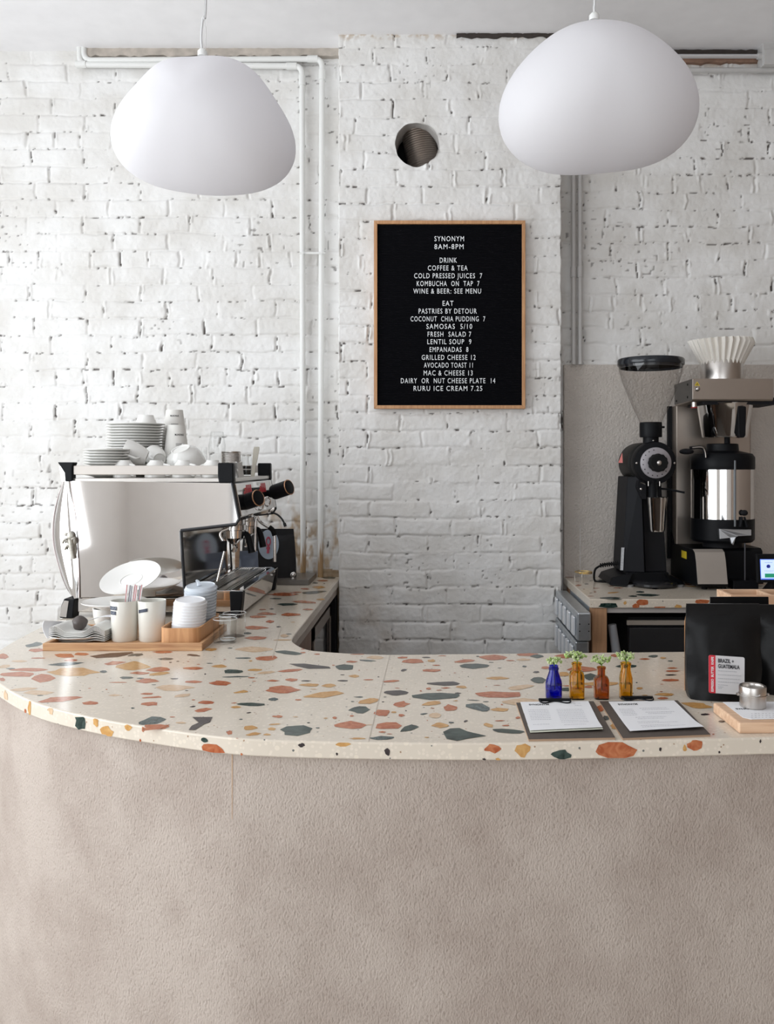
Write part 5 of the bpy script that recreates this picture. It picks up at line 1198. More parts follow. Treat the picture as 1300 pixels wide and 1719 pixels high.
# bent oak box with lids
bx = thing('lid_box', (-.640, 2.31, TF), 'bent oak box with rounded corners holding stacks of cup lids', 'wooden box')
def rrect(x0, x1, y0, y1, r, n=6):
    out = []
    for (cx_, cy_, a0) in ((x1-r, y1-r, 0), (x0+r, y1-r, 90), (x0+r, y0+r, 180), (x1-r, y0+r, 270)):
        for k in range(n+1): a = math.radians(a0+90*k/n); out.append((cx_+r*math.cos(a), cy_+r*math.sin(a)))
    return out
bx0, bx1, by0, by1 = -.692, -.591, 2.178, 2.405
o1 = rrect(bx0, bx1, by0, by1, .022); o2_ = rrect(bx0+.004, bx1-.004, by0+.004, by1-.004, .018); hb = .047
g = [[(*p, TF) for p in o1+o1[:1]], [(*p, TF+hb) for p in o1+o1[:1]], [(*p, TF+hb) for p in o2_+o2_[:1]], [(*p, TF+.003) for p in o2_+o2_[:1]]]
obj('bent_wall', MB().sheet(g), M_oakv, bx)
obj('box_floor', MB().prism([(*p, TF+.001) for p in o2_], (0, 0, .002)), M_oak, bx)
M_lid = mat('white_plastic_lid', (.80, .80, .82), .35, var=.02)
M_clid = mat('clear_plastic_lid', (.86, .91, .97), .15, trans=.45, ior=1.2, var=.02)
def lid(m, R):
    def f(loc, lb_, group):
        c = (0,0,0); pr = [(R*.96, 0), (R, .001), (R, .005), (R*.95, .0055), (R*.90, .012), (R*.86, .013), (R*.82, .0105), (1e-6, .0105), (1e-6, .0095), (R*.80, .0095), (R*.88, .006), (R*.94, .001)]
        o = obj('cup_lid', MB().lathe(pr, 40), m); o.location = loc; return tag(o, lb_, 'cup lid', group)
    return f
f = None; N1 = 13; r = random.Random(9)
for k in range(N1):
    i = N1-1-k; lb_ = '%s white cup lid of the front pile in the oak box' % ('topmost' if i == 0 else ('lowest' if i == N1-1 else ORD[i]))
    loc = (P(318, 0, 2.262).x+.001*k*.3, 2.245+.0012*k, TF+.004+k*.0076); rt = Euler((-.005*k, .006*k, r.uniform(0, 6)))
    rt = Euler((.012*k*.6, .010*k*.3, 0))
    if f is None: f = lid(M_lid, .0430)(loc, lb_, 'white cup lids in the oak box'); f.rotation_euler = rt
    else: copy_thing(f, loc, rt, lb_)
f = None; N2 = 15
for k in range(N2):
    i = N2-1-k; lb_ = '%s clear plastic lid of the rear pile in the oak box' % ('topmost' if i == 0 else ('lowest' if i == N2-1 else ORD[i]))
    loc = (-.640+.0006*k, 2.355-.0006*k, TF+.004+k*.0083); rt = Euler((.010*k, -.002*k, 0))
    if f is None: f = lid(M_clid, .0440)(loc, lb_, 'clear lids in the oak box'); f.rotation_euler = rt
    else: lastl = copy_thing(f, loc, rt, lb_)
obj('folded_tip', MB().tube([Vector(lastl.location)+Vector((-.004, -.002, .012)), Vector(lastl.location)+Vector((-.006, .0, .022)), Vector(lastl.location)+Vector((-.012, 0, .027))], (.006, .003), 8), M_clid, lastl)
M_rim = mat('glass_rim_highlight', (.80, .82, .82), .08, coat=.5, var=.02)
def beaker(px, y, R, h, label):
    c = Vector(((px-CX)/F*y, y, ZC)); t = thing('glass_beaker', c, label, 'glass', 'small glass beakers')
    mb = MB().lathe([(1e-6, .0), (R-.003, 0), (R, .003), (R, h-.002), (R+.0015, h)], 40, c=c); mb.f.pop(); mb.m.pop(); mb.sm.pop()
    obj('glass_wall', mb, M_glass, t); obj('glass_rim', MB().torus(c+Vector((0, 0, h)), R+.0008, .0009, n=40, k=6), M_rim, t); return t
beaker(378, 2.258, .0300, .063, 'small clear glass beaker standing nearest the tray corner')
c = Vector(((383-CX)/F*2.265, 2.262, ZC+.006)); 
t = thing('glass_beaker', c, 'smaller clear glass nested inside the beaker nearest the tray', 'glass', 'small glass beakers')
mb = MB().lathe([(1e-6, .0), (.020, 0), (.022, .003), (.0225, .064)], 36, c=c); mb.f.pop(); mb.m.pop(); mb.sm.pop()
obj('glass_wall', mb, M_glass, t); obj('glass_rim', MB().torus(c+Vector((0, 0, .064)), .0228, .0008, n=36, k=6), M_rim, t); obj('base_ring', MB().torus(c+Vector((0, 0, .003)), .0195, .0014, n=36, k=6), M_rim, t)
beaker(394, 2.345, .0300, .063, 'clear glass beaker with a pouring lip behind the nearest one')
# crockery behind the tray
cup('ceramic_cup', ((179-CX)/F*2.46, 2.46, ZC), .0375, .057, Euler((0, 0, 2.4)), 'white cup carrying a wide shallow bowl behind the tray', handle=False, foot=.62)
c = ((192.5-CX)/F*2.46, 2.46, ZC+.0575)
tag(obj('shallow_bowl', MB().lathe(plate_prof(.0905, .021, .004), 64, c=c), M_cer, loc=c), 'wide shallow white bowl balanced on a cup behind the tray', 'bowl')
o = tag(obj('saucer', MB().lathe([(1e-6, .004), (.030, .004), (.0315, .0055), (.033, .0045), (.06, .008), (.0875, .015), (.0875, .0135), (.06, .005), (.04, .0005), (.038, 0), (1e-6, .001)], 64), M_cer), 'white saucer with a ring leaning against the chrome side of the machine', 'saucer')
o.location = P(221, 975, 2.515); o.rotation_euler = (math.radians(26), math.radians(-7), 0)
# ------------------------------------------------------------------ coffee grinder
gy = 3.36
def gx(px, d): return (px-CX)/F*d
gr_ = thing('coffee_grinder', (gx(1088, 3.36), 3.36, ZC), 'tall black shop coffee grinder with a clear bean hopper on the rear counter', 'coffee grinder')
D1 = 3.24
# base with splayed feet
mb = MB()
bp = lambda x, y, z: Vector((x, y, z))
xa, xb = gx(1024, 3.30), gx(1152, 3.30)
xm0, xm1 = gx(1043, 3.36), gx(1122, 3.36)
top = ZC+.052
mb.hexa([bp(xa, 3.30, ZC+.004), bp(xa+.06, 3.265, ZC+.004), bp(xa+.075, 3.56, ZC+.004), bp(xa, 3.54, ZC+.004), bp(xa+.01, 3.32, ZC+.030), bp(xm0+.035, 3.30, top), bp(xm0+.035, 3.54, top), bp(xa+.01, 3.52, ZC+.03)])
mb.hexa([bp(xb-.06, 3.265, ZC+.004), bp(xb, 3.30, ZC+.004), bp(xb, 3.54, ZC+.004), bp(xb-.075, 3.56, ZC+.004), bp(xm1-.03, 3.30, top), bp(xb-.01, 3.32, ZC+.02), bp(xb-.01, 3.52, ZC+.02), bp(xm1-.03, 3.54, top)])
mb.box((xm0+.01, 3.31, ZC+.012), (xm1-.01, 3.54, top))
obj('base', mb, M_black, gr_, bevel=.004)
obj('catch_plate', MB().lathe([(.082, 0), (.086, .004), (.086, .012), (.078, .018), (1e-6, .018)], 40, c=(gx(1099, 3.30), 3.30, ZC+.003)), mat('gloss_black', (.02, .02, .022), .15), gr_)
for px in (1058, 1142): obj('foot', MB().cyl((gx(px, 3.285), 3.285, ZC), (gx(px, 3.285), 3.285, ZC+.008), .014), mat('grey_foot', (.2, .2, .2), .4), gr_)
# column
def cpt(px, py, d): return P(px, py, d)
zb_, zt_ = top, P(0, 800, 3.36).z
x0b, x0t = gx(1042, 3.36), gx(1051, 3.36); x1 = gx(1083, 3.28); 
mb = MB()
mb.hexa([bp(x0b, 3.33, zb_), bp(gx(1083, 3.30), 3.30, zb_), bp(gx(1083, 3.30)+.01, 3.50, zb_), bp(x0b, 3.50, zb_), bp(x0t, 3.33, zt_), bp(gx(1077, 3.30), 3.30, zt_), bp(gx(1077, 3.30)+.01, 3.50, zt_), bp(x0t, 3.50, zt_)])
obj('column', mb, mat('charcoal_housing', (.009, .0095, .012), .55), gr_, bevel=.003)
obj('column_recess', MB().hexa([bp(gx(1084, 3.33), 3.33, zb_), bp(gx(1120, 3.33), 3.33, zb_), bp(gx(1120, 3.33), 3.5, zb_), bp(gx(1084, 3.33), 3.5, zb_), bp(gx(1078, 3.33), 3.33, zt_), bp(gx(1110, 3.33), 3.33, zt_), bp(gx(1110, 3.33), 3.5, zt_), bp(gx(1078, 3.33), 3.5, zt_)]), M_matte, gr_, bevel=.003)
obj('side_label', MB().hexa([bp(gx(1041.5, 3.33), 3.327, P(0, 957, 3.33).z), bp(gx(1046, 3.33), 3.3235, P(0, 957, 3.33).z), bp(gx(1046, 3.33), 3.325, P(0, 957, 3.33).z), bp(gx(1041.5, 3.33), 3.3285, P(0, 957, 3.33).z), bp(gx(1043.5, 3.33), 3.327, P(0, 919, 3.33).z), bp(gx(1048, 3.33), 3.3235, P(0, 919, 3.33).z), bp(gx(1048, 3.33), 3.325, P(0, 919, 3.33).z), bp(gx(1043.5, 3.33), 3.3285, P(0, 919, 3.33).z)]), mat('worn_white_label', (.42, .43, .45), .5, var=.5, vs=200), gr_)
# motor drum and head, all round one level axis
c = P(1101, 777, D1)
def disc(nm, r0, y0, r1, y1, m, par=gr_, n=40, extra=None):
    pr = [(r0, y0-c.y), (r1, y1-c.y)] if not extra else extra
    return obj(nm, MB().lathe_ax(pr, c, (0, 1, 0), n), m, par)
disc('grinding_head', 0, 0, 0, 0, M_black, extra=[(.060, .0), (.078, .002), (.081, .010), (.081, .055), (.074, .062), (.068, .09), (.068, .11)])
dm = disc('motor_drum', 0, 0, 0, 0, mat('dark_olive_housing', (.014, .0135, .012), .5), extra=[(.070, .11), (.079, .115), (.081, .13), (.081, .27), (.076, .285), (.04, .29)])
dl = disc('grind_dial', 0, 0, 0, 0, mat('silver_dial', (.36, .34, .36), .4, .3), extra=[(.0585, -.001), (.0585, -.006), (.057, -.007), (.03, -.007)])
tk = MB()
for k in range(11):
    a = math.radians(100+k*22); q = c+Vector((.049*math.cos(a), -.0078, .049*math.sin(a))); tk.cyl(q+Vector((0, .001, 0)), q-Vector((0, .0006, 0)), .0022, n=8)
obj('dial_marks', tk, M_ink, dl)
kn = obj('adjusting_knob', MB().lathe([(.030, 0), (.034, .003), (.0335, .032), (.030, .035), (1e-6, .035)], 48, M=Matrix.Translation(c+Vector((.003, -.008, 0))) @ Matrix.Rotation(PI/2, 4, 'X'), rfun=lambda a, z: 1+.035*math.cos(12*a)), M_rubber, gr_)
obj('centre_bolt', MB().sphere(c+Vector((.003, -.043, 0)), .0095, 16, sc=(1, .5, 1)), M_steel, kn)
for dx in (-.0715, .0715): obj('bolt', MB().sphere(c+Vector((dx, -.002, -.001)), .0045, 12, sc=(1, .6, 1)), M_steel, gr_)
qz = P(1044.5, 770, 3.42)
obj('red_badge', MB().prism([P(1045, 760, 3.40)+Vector((0,0,0)), P(1046, 777, 3.40), P(1038.5, 777, 3.41)], (0, .001, 0)), mat('coral_red_badge', (.60, .16, .14), .5), gr_)
gr_.children[-1].location = (-.0, -.0, 0)
for k_ in ('charcoal_housing', 'dark_olive_housing'): MATS[k_].node_tree.nodes['Principled BSDF'].inputs['Specular IOR Level'].default_value = .2
# hopper
hc = Vector((gx(1093, 3.30), 3.30, 0)); z_ = lambda py: P(0, py, 3.30).z
kk = F/3.30
obj('hopper_collar', MB().lathe([(.030, z_(748)), (.030, z_(734)), (.0415, z_(734)), (.0425, z_(732)), (.0425, z_(711)), (.041, z_(709)), (.034, z_(709))], 36, c=hc), M_black, gr_)
obj('collar_screw', MB().cyl(hc+Vector((.042, 0, z_(717))), hc+Vector((.053, 0, z_(717))), .004), M_black, gr_)
obj('collar_bolt', MB().sphere(hc+Vector((.002, -.030, z_(740))), .004, 10), M_steel, gr_)
M_hop = thin_glass('clear_hopper_plastic', (.92, .91, .90), .78)
hp = [(18, 712), (19, 706), (27, 690), (38, 664), (47, 641), (52, 622), (54, 607)]
pr = [(r/kk, z_(y)) for r, y in hp]
mb = MB().lathe(pr, 56, c=hc); del mb.f[-2:], mb.m[-2:], mb.sm[-2:]
obj('hopper', mb, M_hop, gr_)
R = 54.5/kk
obj('hopper_lid', MB().lathe([(R, z_(614)), (R+.0015, z_(612)), (R+.0015, z_(605)), (R-.002, z_(603)), (1e-6, z_(603)), (1e-6, z_(605)), (R-.004, z_(606)), (R-.004, z_(614))], 56, c=hc), mat('smoked_black_lid', (.014, .017, .022), .15), gr_)
obj('lid_skirt', MB().lathe([(R-.006, z_(618)), (R-.006, z_(606)), (R-.009, z_(606)), (R-.009, z_(618))], 56, c=hc, closed=True), MATS['smoked_black_lid'], gr_)
# chute and catch cup
sx = gx(1099, D1)
obj('chute', MB().lathe([(.022, P(0,806,D1).z), (.018, P(0,812,D1).z), (.0175, P(0,837,D1).z)], 24, c=(sx, D1+.02, 0)), M_black, gr_)
for px in (1089, 1108): obj('chute_pin', MB().cyl(P(px, 808, D1), P(px, 816, D1), .002), M_steel, gr_)
obj('cup_fork', MB().tube([P(1106, 820, D1+.01), P(1125, 822, D1+.02), P(1150, 827, D1+.0)], .004, 8), M_black, gr_)
obj('clip_bracket', MB().prism([P(1072,806,D1+.03), P(1086,806,D1+.03), P(1086,838,D1+.03), P(1079,838,D1+.03), P(1070,818,D1+.03)], (0, .03, 0)), M_matte, gr_, bevel=.002)
obj('clip_screw', MB().sphere(P(1077, 821, D1+.03), .0055, 12, sc=(1, .5, 1)).tube([P(1076,810,D1+.025), P(1080,811,D1+.025), P(1084,813,D1+.025)], .002, 6), M_steel, gr_)
cc = (gx(1104, D1), D1+.0, 0); z_ = lambda py: P(0, py, D1).z
tag(obj('catch_cup', MB().lathe([(1e-6, z_(892)), (.026, z_(892)), (.0285, z_(889)), (.0375, z_(837)), (.039, z_(835)), (.0375, z_(834.5)), (.0365, z_(837)), (.0275, z_(887)), (1e-6, z_(888))], 40, c=cc), M_chrome, loc=(cc[0], cc[1], z_(892))), 'small polished steel cup hanging under the grinder chute', 'cup')
cord = thing('power_cord', P(1020, 960, 3.40), 'black grinder power cord looping on the rear counter', 'power cord')
obj('cable', MB().tube([P(1045, 946, 3.40), P(1020, 947, 3.42), P(1006, 951, 3.43), P(999, 958, 3.42), Vector((gx(1001, 3.40), 3.42, ZC+.004)), Vector((gx(1018, 3.38), 3.40, ZC+.004)), Vector((gx(1042, 3.38), 3.42, ZC+.004))], .0042, 10), M_rubber, cord)
mb = MB()
for k in range(9): mb.torus(P(1009+k*3.6, 949.2-k*.5, 3.42), .0072, .0022, (1, 0, .1), 14, 6)
obj('strain_relief', mb, M_rubber, cord)

# ------------------------------------------------------------------ gold wire stand
gs = thing('wire_stand', (gx(980, 3.42), 3.42, ZC), 'little brass ring stand with a thin upright wire left of the grinder', 'stand')
cg = Vector((gx(980, 3.42), 3.42, 0)); zg = P(0, 960, 3.42).z
obj('brass_ring', MB().torus((cg.x, cg.y, zg), .034, .0018, n=36).torus((cg.x+.006, cg.y-.01, zg-.004), .026, .0016, n=36), M_brass, gs)
mb = MB()
for a in (0.2, 2.3, 4.4): mb.tube([(cg.x+.034*math.cos(a), cg.y+.034*math.sin(a), zg), (cg.x+.044*math.cos(a), cg.y+.044*math.sin(a), zg-.012), (cg.x+.042*math.cos(a), cg.y+.042*math.sin(a), ZC)], .0014, 6)
obj('wire_leg', mb, mat('pale_wire', (.7, .66, .6), .3, .6), gs)
obj('upright_wire', MB().cyl((cg.x-.008, cg.y+.03, ZC), (cg.x-.008, cg.y+.03, P(0, 880, 3.42).z), .0009, n=6), M_cond, gs)

# ------------------------------------------------------------------ batch brewer
br = thing('coffee_brewer', (1.09, 3.36, ZC), 'steel and black batch coffee brewer at the right end of the rear counter', 'coffee brewer')
DF = 3.245; XB = (1163-CX)/F*DF; DS = 3.35
X0, X1 = XB, gx(1299, DF); ZB, ZT2 = P(0, 673, DF).z, P(0, 635.5, DF).z
obj('brew_head', MB().prism([(X0, DF, ZT2), (X0, DF, ZB+.006), (X0, DF+.006, ZB), (X0, 3.48, ZB-.004), (X0, 3.48, ZT2)], (X1-X0, 0, 0)), M_satin, br, bevel=.002)
sp_ = obj('head_side_plate', MB().box((X0-.003, DF+.005, ZB+.002), (X0, 3.475, ZT2-.002)), mat('dark_steel_plate', (.13, .125, .12), .4, .7), br)
for y, z in ((DF+.05, ZT2-.018), (DF+.05, ZB+.018), (DF+.2, ZB+.014)): obj('plate_screw', MB().sphere((X0-.003, y, z), .005, 10, sc=(.5, 1, 1)), M_rubber, sp_)
obj('tap_knob', MB().sphere(P(1171.5, 653, DF-.006), .009, 16).cyl(P(1171.5, 653, DF-.004), P(1171.5, 653, DF+.004), .005), M_steel, br)
tri = MB().prism([P(1171, 640.5, DF-.001), P(1175.5, 647.5, DF-.001), P(1166.5, 647.5, DF-.001)], (0, .001, 0))
wt = obj('warning_sticker', tri, mat('yellow_sticker', (.75, .55, .03), .5), br)
obj('warning_sign', MB().prism([P(1171, 642.6, DF-.0014), P(1173.6, 646.6, DF-.0014), P(1168.4, 646.6, DF-.0014)], (0, .0004, 0)).prism([P(1171, 644, DF-.002), P(1172, 646, DF-.002), P(1170, 646, DF-.002)], (0, .0004, 0), 1), [M_ink, MATS['yellow_sticker']], wt)
obj('spout_cap', MB().lathe([(.011, 0), (.011, .02), (.004, .024)], 20, c=P(1166, 684, DF+.03)).lathe([(.0122, -.003), (.0122, .002)], 20, c=P(1166, 684, DF+.03), mi=1), [M_steel, mat('dark_red_ring', (.3, .03, .03), .4)], br)
tx1 = gx(1262, 3.47)
obj('tower', MB().box((XB+.004, 3.475, ZC+.12), (tx1, 3.54, ZB)), M_satin, br, bevel=.004)
obj('tower_edge', MB().box((XB-.012, 3.54, ZC+.08), (tx1, 3.556, ZB)), M_black, br, bevel=.002)
bc = Vector((gx(1217, DS), DS, 0)); z_ = lambda py: P(0, py, DS).z
kb_ = F/DS
obj('brew_basket', MB().lathe([(1e-6, z_(735)), (35/kb_, z_(735)), (36.5/kb_, z_(733)), (45/kb_, z_(680)), (46/kb_, z_(678)), (44/kb_, z_(678)), (1e-6, z_(679))], 56, c=bc), M_chrome, br)
obj('basket_handle', MB().prism([P(1240,681,3.245), P(1254,682,3.245), P(1253,731,3.245), P(1250,735,3.245), P(1241,734,3.245)], (0, .04, 0)), M_black, br, bevel=.005)
obj('basket_rail', MB().box(P(1180, 679, 3.26), P(1274, 673.5, 3.45)), M_matte, br, bevel=.001)
obj('drip_nozzle', MB().cyl((bc.x+.01, bc.y, z_(735)), (bc.x+.01, bc.y, z_(745)), .011), M_matte, br)
bx1_ = gx(1222, 3.2); HT = 1.207
side = [(3.54, ZC+.012), (3.54, HT+.05), (3.50, HT), (3.245, HT), (3.222, HT-.010), (3.208, HT-.04), (3.187, ZC+.022), (3.20, ZC+.012)]
obj('base_housing', MB().prism([(XB, y, z) for y, z in side], (bx1_-XB, 0, 0)), M_black, br, bevel=.003)
side = [(3.54, ZC+.012), (3.54, HT), (3.30, HT), (3.285, HT-.01), (3.275, ZC+.012)]
obj('base_housing', MB().prism([(bx1_, y, z) for y, z in side], (gx(1282, 3.28)-bx1_, 0, 0)), M_black, br, bevel=.003)
sd2 = [(3.245, HT+.002), (3.220, HT-.008), (3.205, HT-.04), (3.183, ZC+.024), (3.187, ZC+.024), (3.209, HT-.04), (3.224, HT-.010), (3.245, HT-.001)]
obj('front_cover', MB().prism([(gx(1170, 3.2), y, z) for y, z in sd2], (gx(1220, 3.2)-gx(1170, 3.2), 0, 0)), mat('warm_grey_cover', (.34, .30, .265), .45), br, bevel=.001)
obj('yellow_label', MB().box((XB-.001, 3.32, P(0, 937, 3.35).z), (XB+.001, 3.385, P(0, 925, 3.35).z)), MATS['yellow_sticker'], br)
for px in (1183, 1215): obj('foot', MB().cyl((gx(px, 3.225), 3.225, ZC), (gx(px, 3.225), 3.225, ZC+.02), .010), M_rubber, br)
# server on the base
sv = thing('coffee_server', (gx(1213, DS), DS, HT), 'steel thermal coffee server with black lid and black base ring standing in the brewer', 'coffee server')
sc2 = Vector((gx(1213, DS), DS, 0)); R = 51.5/kb_; df = DS-R
obj('steel_body', MB().lathe([(R*.985, z_(872)), (R*.985, z_(785))], 64, c=sc2), M_chrome, sv)
obj('base_ring', MB().lathe([(R*.93, z_(908)), (R, z_(904)), (R*1.0, z_(870)), (R*.97, z_(869))], 56, c=sc2), M_black, sv)
obj('pedestal', MB().lathe([(R*.62, HT+.001), (R*.62, z_(907))], 40, c=sc2), M_matte, sv)
obj('lid', MB().lathe([(R*1.0, z_(788)), (R*1.01, z_(786)), (R*1.01, z_(768)), (R*.93, z_(762)), (R*.52, z_(757)), (R*.50, z_(746)), (R*.46, z_(745)), (1e-6, z_(745))], 56, c=sc2), M_black, sv)
obj('lid_handle', MB().sphere(P(1153, 758, 3.28), .027, 20, sc=(1.0, 1.3, .42)).tube([P(1158, 752, 3.28), P(1180, 752, 3.27), P(1186, 768, 3.26)], .006, 8), M_matte, sv)
obj('handle_trim', MB().tube([P(1163, 751.5, 3.25), P(1179, 751, 3.25), P(1184, 758, 3.25), P(1185.5, 768, 3.25)], .0025, 8), M_steel, sv)
obj('gauge_tube', MB().cyl(P(1234.5, 884, df), P(1234.5, 773, df), .0042, n=10), mat('dark_sight_tube', (.12, .13, .14), .1), sv)
obj('tap', MB().sphere(P(1250, 861, df), .014, 16, sc=(1, .7, .8)).tube([P(1246, 868, df), P(1243, 884, df+.005)], (.005, .008), 8).tube([P(1250, 868, df), P(1255, 884, df+.005)], (.004, .006), 8), M_matte, sv)
mb = MB().prism([P(1208,888,df), P(1238,889,df-.015), P(1262,889,df-.005), P(1262,899,df-.005), P(1240,900,df-.015), P(1236,902,df-.012), P(1232,915,df-.01), P(1229,913,df-.01), P(1226,903,df-.005), P(1209,905,df)], (0, .012, 0))
obj('tap_bracket', mb, mat('cast_aluminium', (.50, .51, .53), .35, .8), sv, bevel=.001)
dp = thing('drip_stand', (gx(1251, 3.23), 3.23, ZC), 'black drip stand with a thin rod under the server tap', 'drip stand')
obj('stand_base', MB().box((gx(1229, 3.22), 3.205, ZC), (gx(1272, 3.22), 3.265, ZC+.034)), M_black, dp, bevel=.004)
obj('rod', MB().cyl((gx(1252, 3.22), 3.225, ZC+.03), (gx(1252, 3.22), 3.225, P(0, 912, 3.22).z), .003, n=10), mat('dark_rod', (.08, .08, .09), .3, .6), dp)
# pot and filters on the head
fc = Vector((gx(1212.5, DS), DS, ZT2)); fs = DS/3.13
tag(obj('steel_pot', MB().lathe([(r*fs, z*fs) for r, z in [(.0725, 0), (.0745, .002), (.0745, .070), (.0735, .072), (.0715, .071), (.0715, .004), (1e-6, .003)]], 56, c=fc), M_steel, loc=fc), 'brushed steel pot holding paper coffee filters on top of the brewer', 'pot')
f0 = None
def rf(a, z): return 1+.07*math.cos(a*28)*min(1, max(0, z-.02)/.06)
for k in range(5):
    if f0 is None:
        pr = [(1e-6, .004), (.048, .004), (.052, .010), (.065, .045), (.088, .095), (.108, .136), (.1075, .1365), (.087, .0955), (.064, .0455), (.051, .0108), (.047, .005), (1e-6, .005)]
        f0 = obj('coffee_filter', MB().lathe([(r*fs, z*fs) for r, z in pr], 304, rfun=rf), mat('filter_paper', (.80, .76, .70), .9, var=.03)); f0.location = fc
        tag(f0, 'outermost white fluted coffee filter of the nest on the brewer', 'coffee filter', 'fluted paper coffee filters')
    else: copy_thing(f0, (fc.x-.001*k, fc.y, fc.z+.0038*k), Euler((.006*k, -.008*k, +.012*k)), ['', 'second', 'third', 'fourth', 'innermost'][k]+' white fluted coffee filter of the nest on the brewer')
# tablet
tb = thing('tablet', (gx(1300, 3.04), 3.04, ZC), 'black tablet with a lit blue and white screen at the right edge', 'tablet')
TM = Matrix.Translation(P(1272, 981, 3.03)) @ Matrix.Rotation(math.radians(-6), 4, 'X')
kt = F/3.03
def tq(nm, x0, x1, z0, z1, y0, y1, m, bev=0, par=tb):
    return obj(nm, MB().box((x0/kt, y0, z0/kt), (x1/kt, y1, z1/kt), M=TM), m, par, bevel=bev)
tq('tablet_case', 0, 78, 3, 51, 0, .012, M_black, .004)
scn = tq('screen', 6, 72, 8, 42, -.0008, .0005, mat('lit_blue_screen', (.10, .20, .85), .3, emit=.75, var=.05))
tq('screen_page', 7, 71, 10, 41, -.0014, -.0008, mat('lit_white_page', (.55, .68, .95), .3, emit=.75, var=.02), par=scn)
tq('screen_button', 13, 66, 11.5, 18, -.0020, -.0014, mat('lit_green_button', (.02, .26, .14), .3, emit=.6, var=.02), par=scn)
obj('screen_dot', MB().lathe_ax([(1e-6, 0), (3.2/kt, 0), (3.2/kt, .0006), (1e-6, .0006)], TM @ Vector((19.5/kt, -.0014, 30/kt)), (0, -1, 0), 20), mat('lit_navy_dot', (.02, .03, .25), .3, emit=.5), scn)
mb = MB(); 
for k in range(5): mb.box(((14+k*2.6)/kt, -.0018, 36/kt), ((15.6+k*2.6)/kt, -.0014, 37/kt), M=TM)
for k in range(8): mb.box(((13+k*3)/kt, -.0018, 22/kt), ((14.4+k*3)/kt, -.0014, 23/kt), M=TM)
obj('screen_marks', mb, mat('screen_grey', (.3, .36, .6), .4, emit=.3), scn)
obj('tablet_stand', MB().hexa([(P(1290,0,3.04).x, 3.04, ZC), (P(1335,0,3.04).x, 3.04, ZC), (P(1335,0,3.04).x, 3.13, ZC), (P(1290,0,3.04).x, 3.13, ZC), (P(1300,0,3.04).x, 3.05, ZC+.06), (P(1330,0,3.04).x, 3.05, ZC+.06), (P(1330,0,3.04).x, 3.07, ZC+.06), (P(1300,0,3.04).x, 3.07, ZC+.06)]), M_black, tb, bevel=.002)

# ------------------------------------------------------------------ front right: bags, boxes, board
def xat(px, d): return (px-CX)/F*d
def cbag(x0, x1, ytop, d, m, label, seed, grp='black coffee bags'):
    h_ = P(0, ytop, d+.03).z-ZC
    return bag('coffee_bag', xat((x0+x1)/2, d+.02), d, (x1-x0)/F*(d+.02), h_, .062, m, label, seed=seed, taper=-.02, group=grp)
b1 = cbag(1156, 1278, 1013.5, 1.70, M_bag, 'black coffee bag with a white and red label, nearest on the counter', 3)
cbag(1277, 1400, 1015, 1.735, M_bag, 'black coffee bag cut off by the right edge, right of the labelled bag', 6)
cbag(1196, 1293, 1002, 1.835, M_bag, 'black coffee bag standing behind the labelled one', 8)
# bag label
dl_ = 1.6985; kl = F/dl_
def LP(px, py, o=0):      # label plane leans back a little with the bag
    p = P(px, py, dl_); return Vector((p.x, p.y+(p.z-1.06)*.14-.0095-o, p.z))
cn = [(1191, 1100), (1251.5, 1104), (1248, 1165), (1188.5, 1161.5)]
def lab(u, v, o=0):
    a = Vector(LP(*cn[0])).lerp(LP(*cn[1]), u); b = Vector(LP(*cn[3])).lerp(LP(*cn[2]), u); p = a.lerp(b, v); return Vector((p.x, p.y-o, p.z))
def lquad(u0, u1, v0, v1, o, th=.0003):
    return [lab(u0, v1, o), lab(u1, v1, o), lab(u1, v1, o-th), lab(u0, v1, o-th), lab(u0, v0, o), lab(u1, v0, o), lab(u1, v0, o-th), lab(u0, v0, o-th)]
M_lab = mat('label_paper', (.62, .61, .62), .6)
pl = []
for (cu, cv, a0) in ((.95, .95, 0), (.05, .95, 90), (.05, .05, 180), (.95, .05, 270)):
    for k in range(5): a = math.radians(a0+90*k/4); pl.append(lab(cu+.05*math.cos(a), cv+.05*math.sin(a), 0))
lbl = obj('label', MB().prism(pl, (0, .0005, 0)), M_lab, b1)
pl = []
for (cu, cv, a0) in ((.05, .95, 90), (.05, .05, 180)):
    for k in range(5): a = math.radians(a0+90*k/4); pl.append(lab(cu+.05*math.cos(a), cv+.05*math.sin(a), .0003))
pl += [lab(.19, 0, .0003), lab(.19, 1, .0003)]
obj('red_band', MB().prism(pl, (0, .0004, 0)), M_red, lbl)
ud = (lab(1, .5)-lab(0, .5)); vd = (lab(.5, 0)-lab(.5, 1))
text('label_title', 'BRAZIL +', M_ink, lbl, lab(.26, .13, .0008), ud, vd, .44*ud.length, .0072, ex=.0002, off=.022, align='L')
text('label_title', 'GUATEMALA', M_ink, lbl, lab(.26, .275, .0008), ud, vd, .60*ud.length, .0072, ex=.0002, off=.022, align='L')
text('band_title', 'ESPRESSO  BUTTER  KNIFE', M_letters, lbl, lab(.10, .5, .001), vd, -ud, .92*vd.length, .0046, ex=.0002, off=.02)
mb = MB(); r = random.Random(2)
for (v, l) in ((.40, .52), (.50, .64), (.60, .62), (.69, .60), (.77, .28), (.82, .14), (.86, .10)):
    u = .26
    while u < .26+l:
        w_ = r.uniform(.02, .06); mb.hexa(lquad(u, min(u+w_, .26+l), v-.006, v+.008, .0006)); u += w_+.012
obj('small_print', mb, M_grey, lbl)
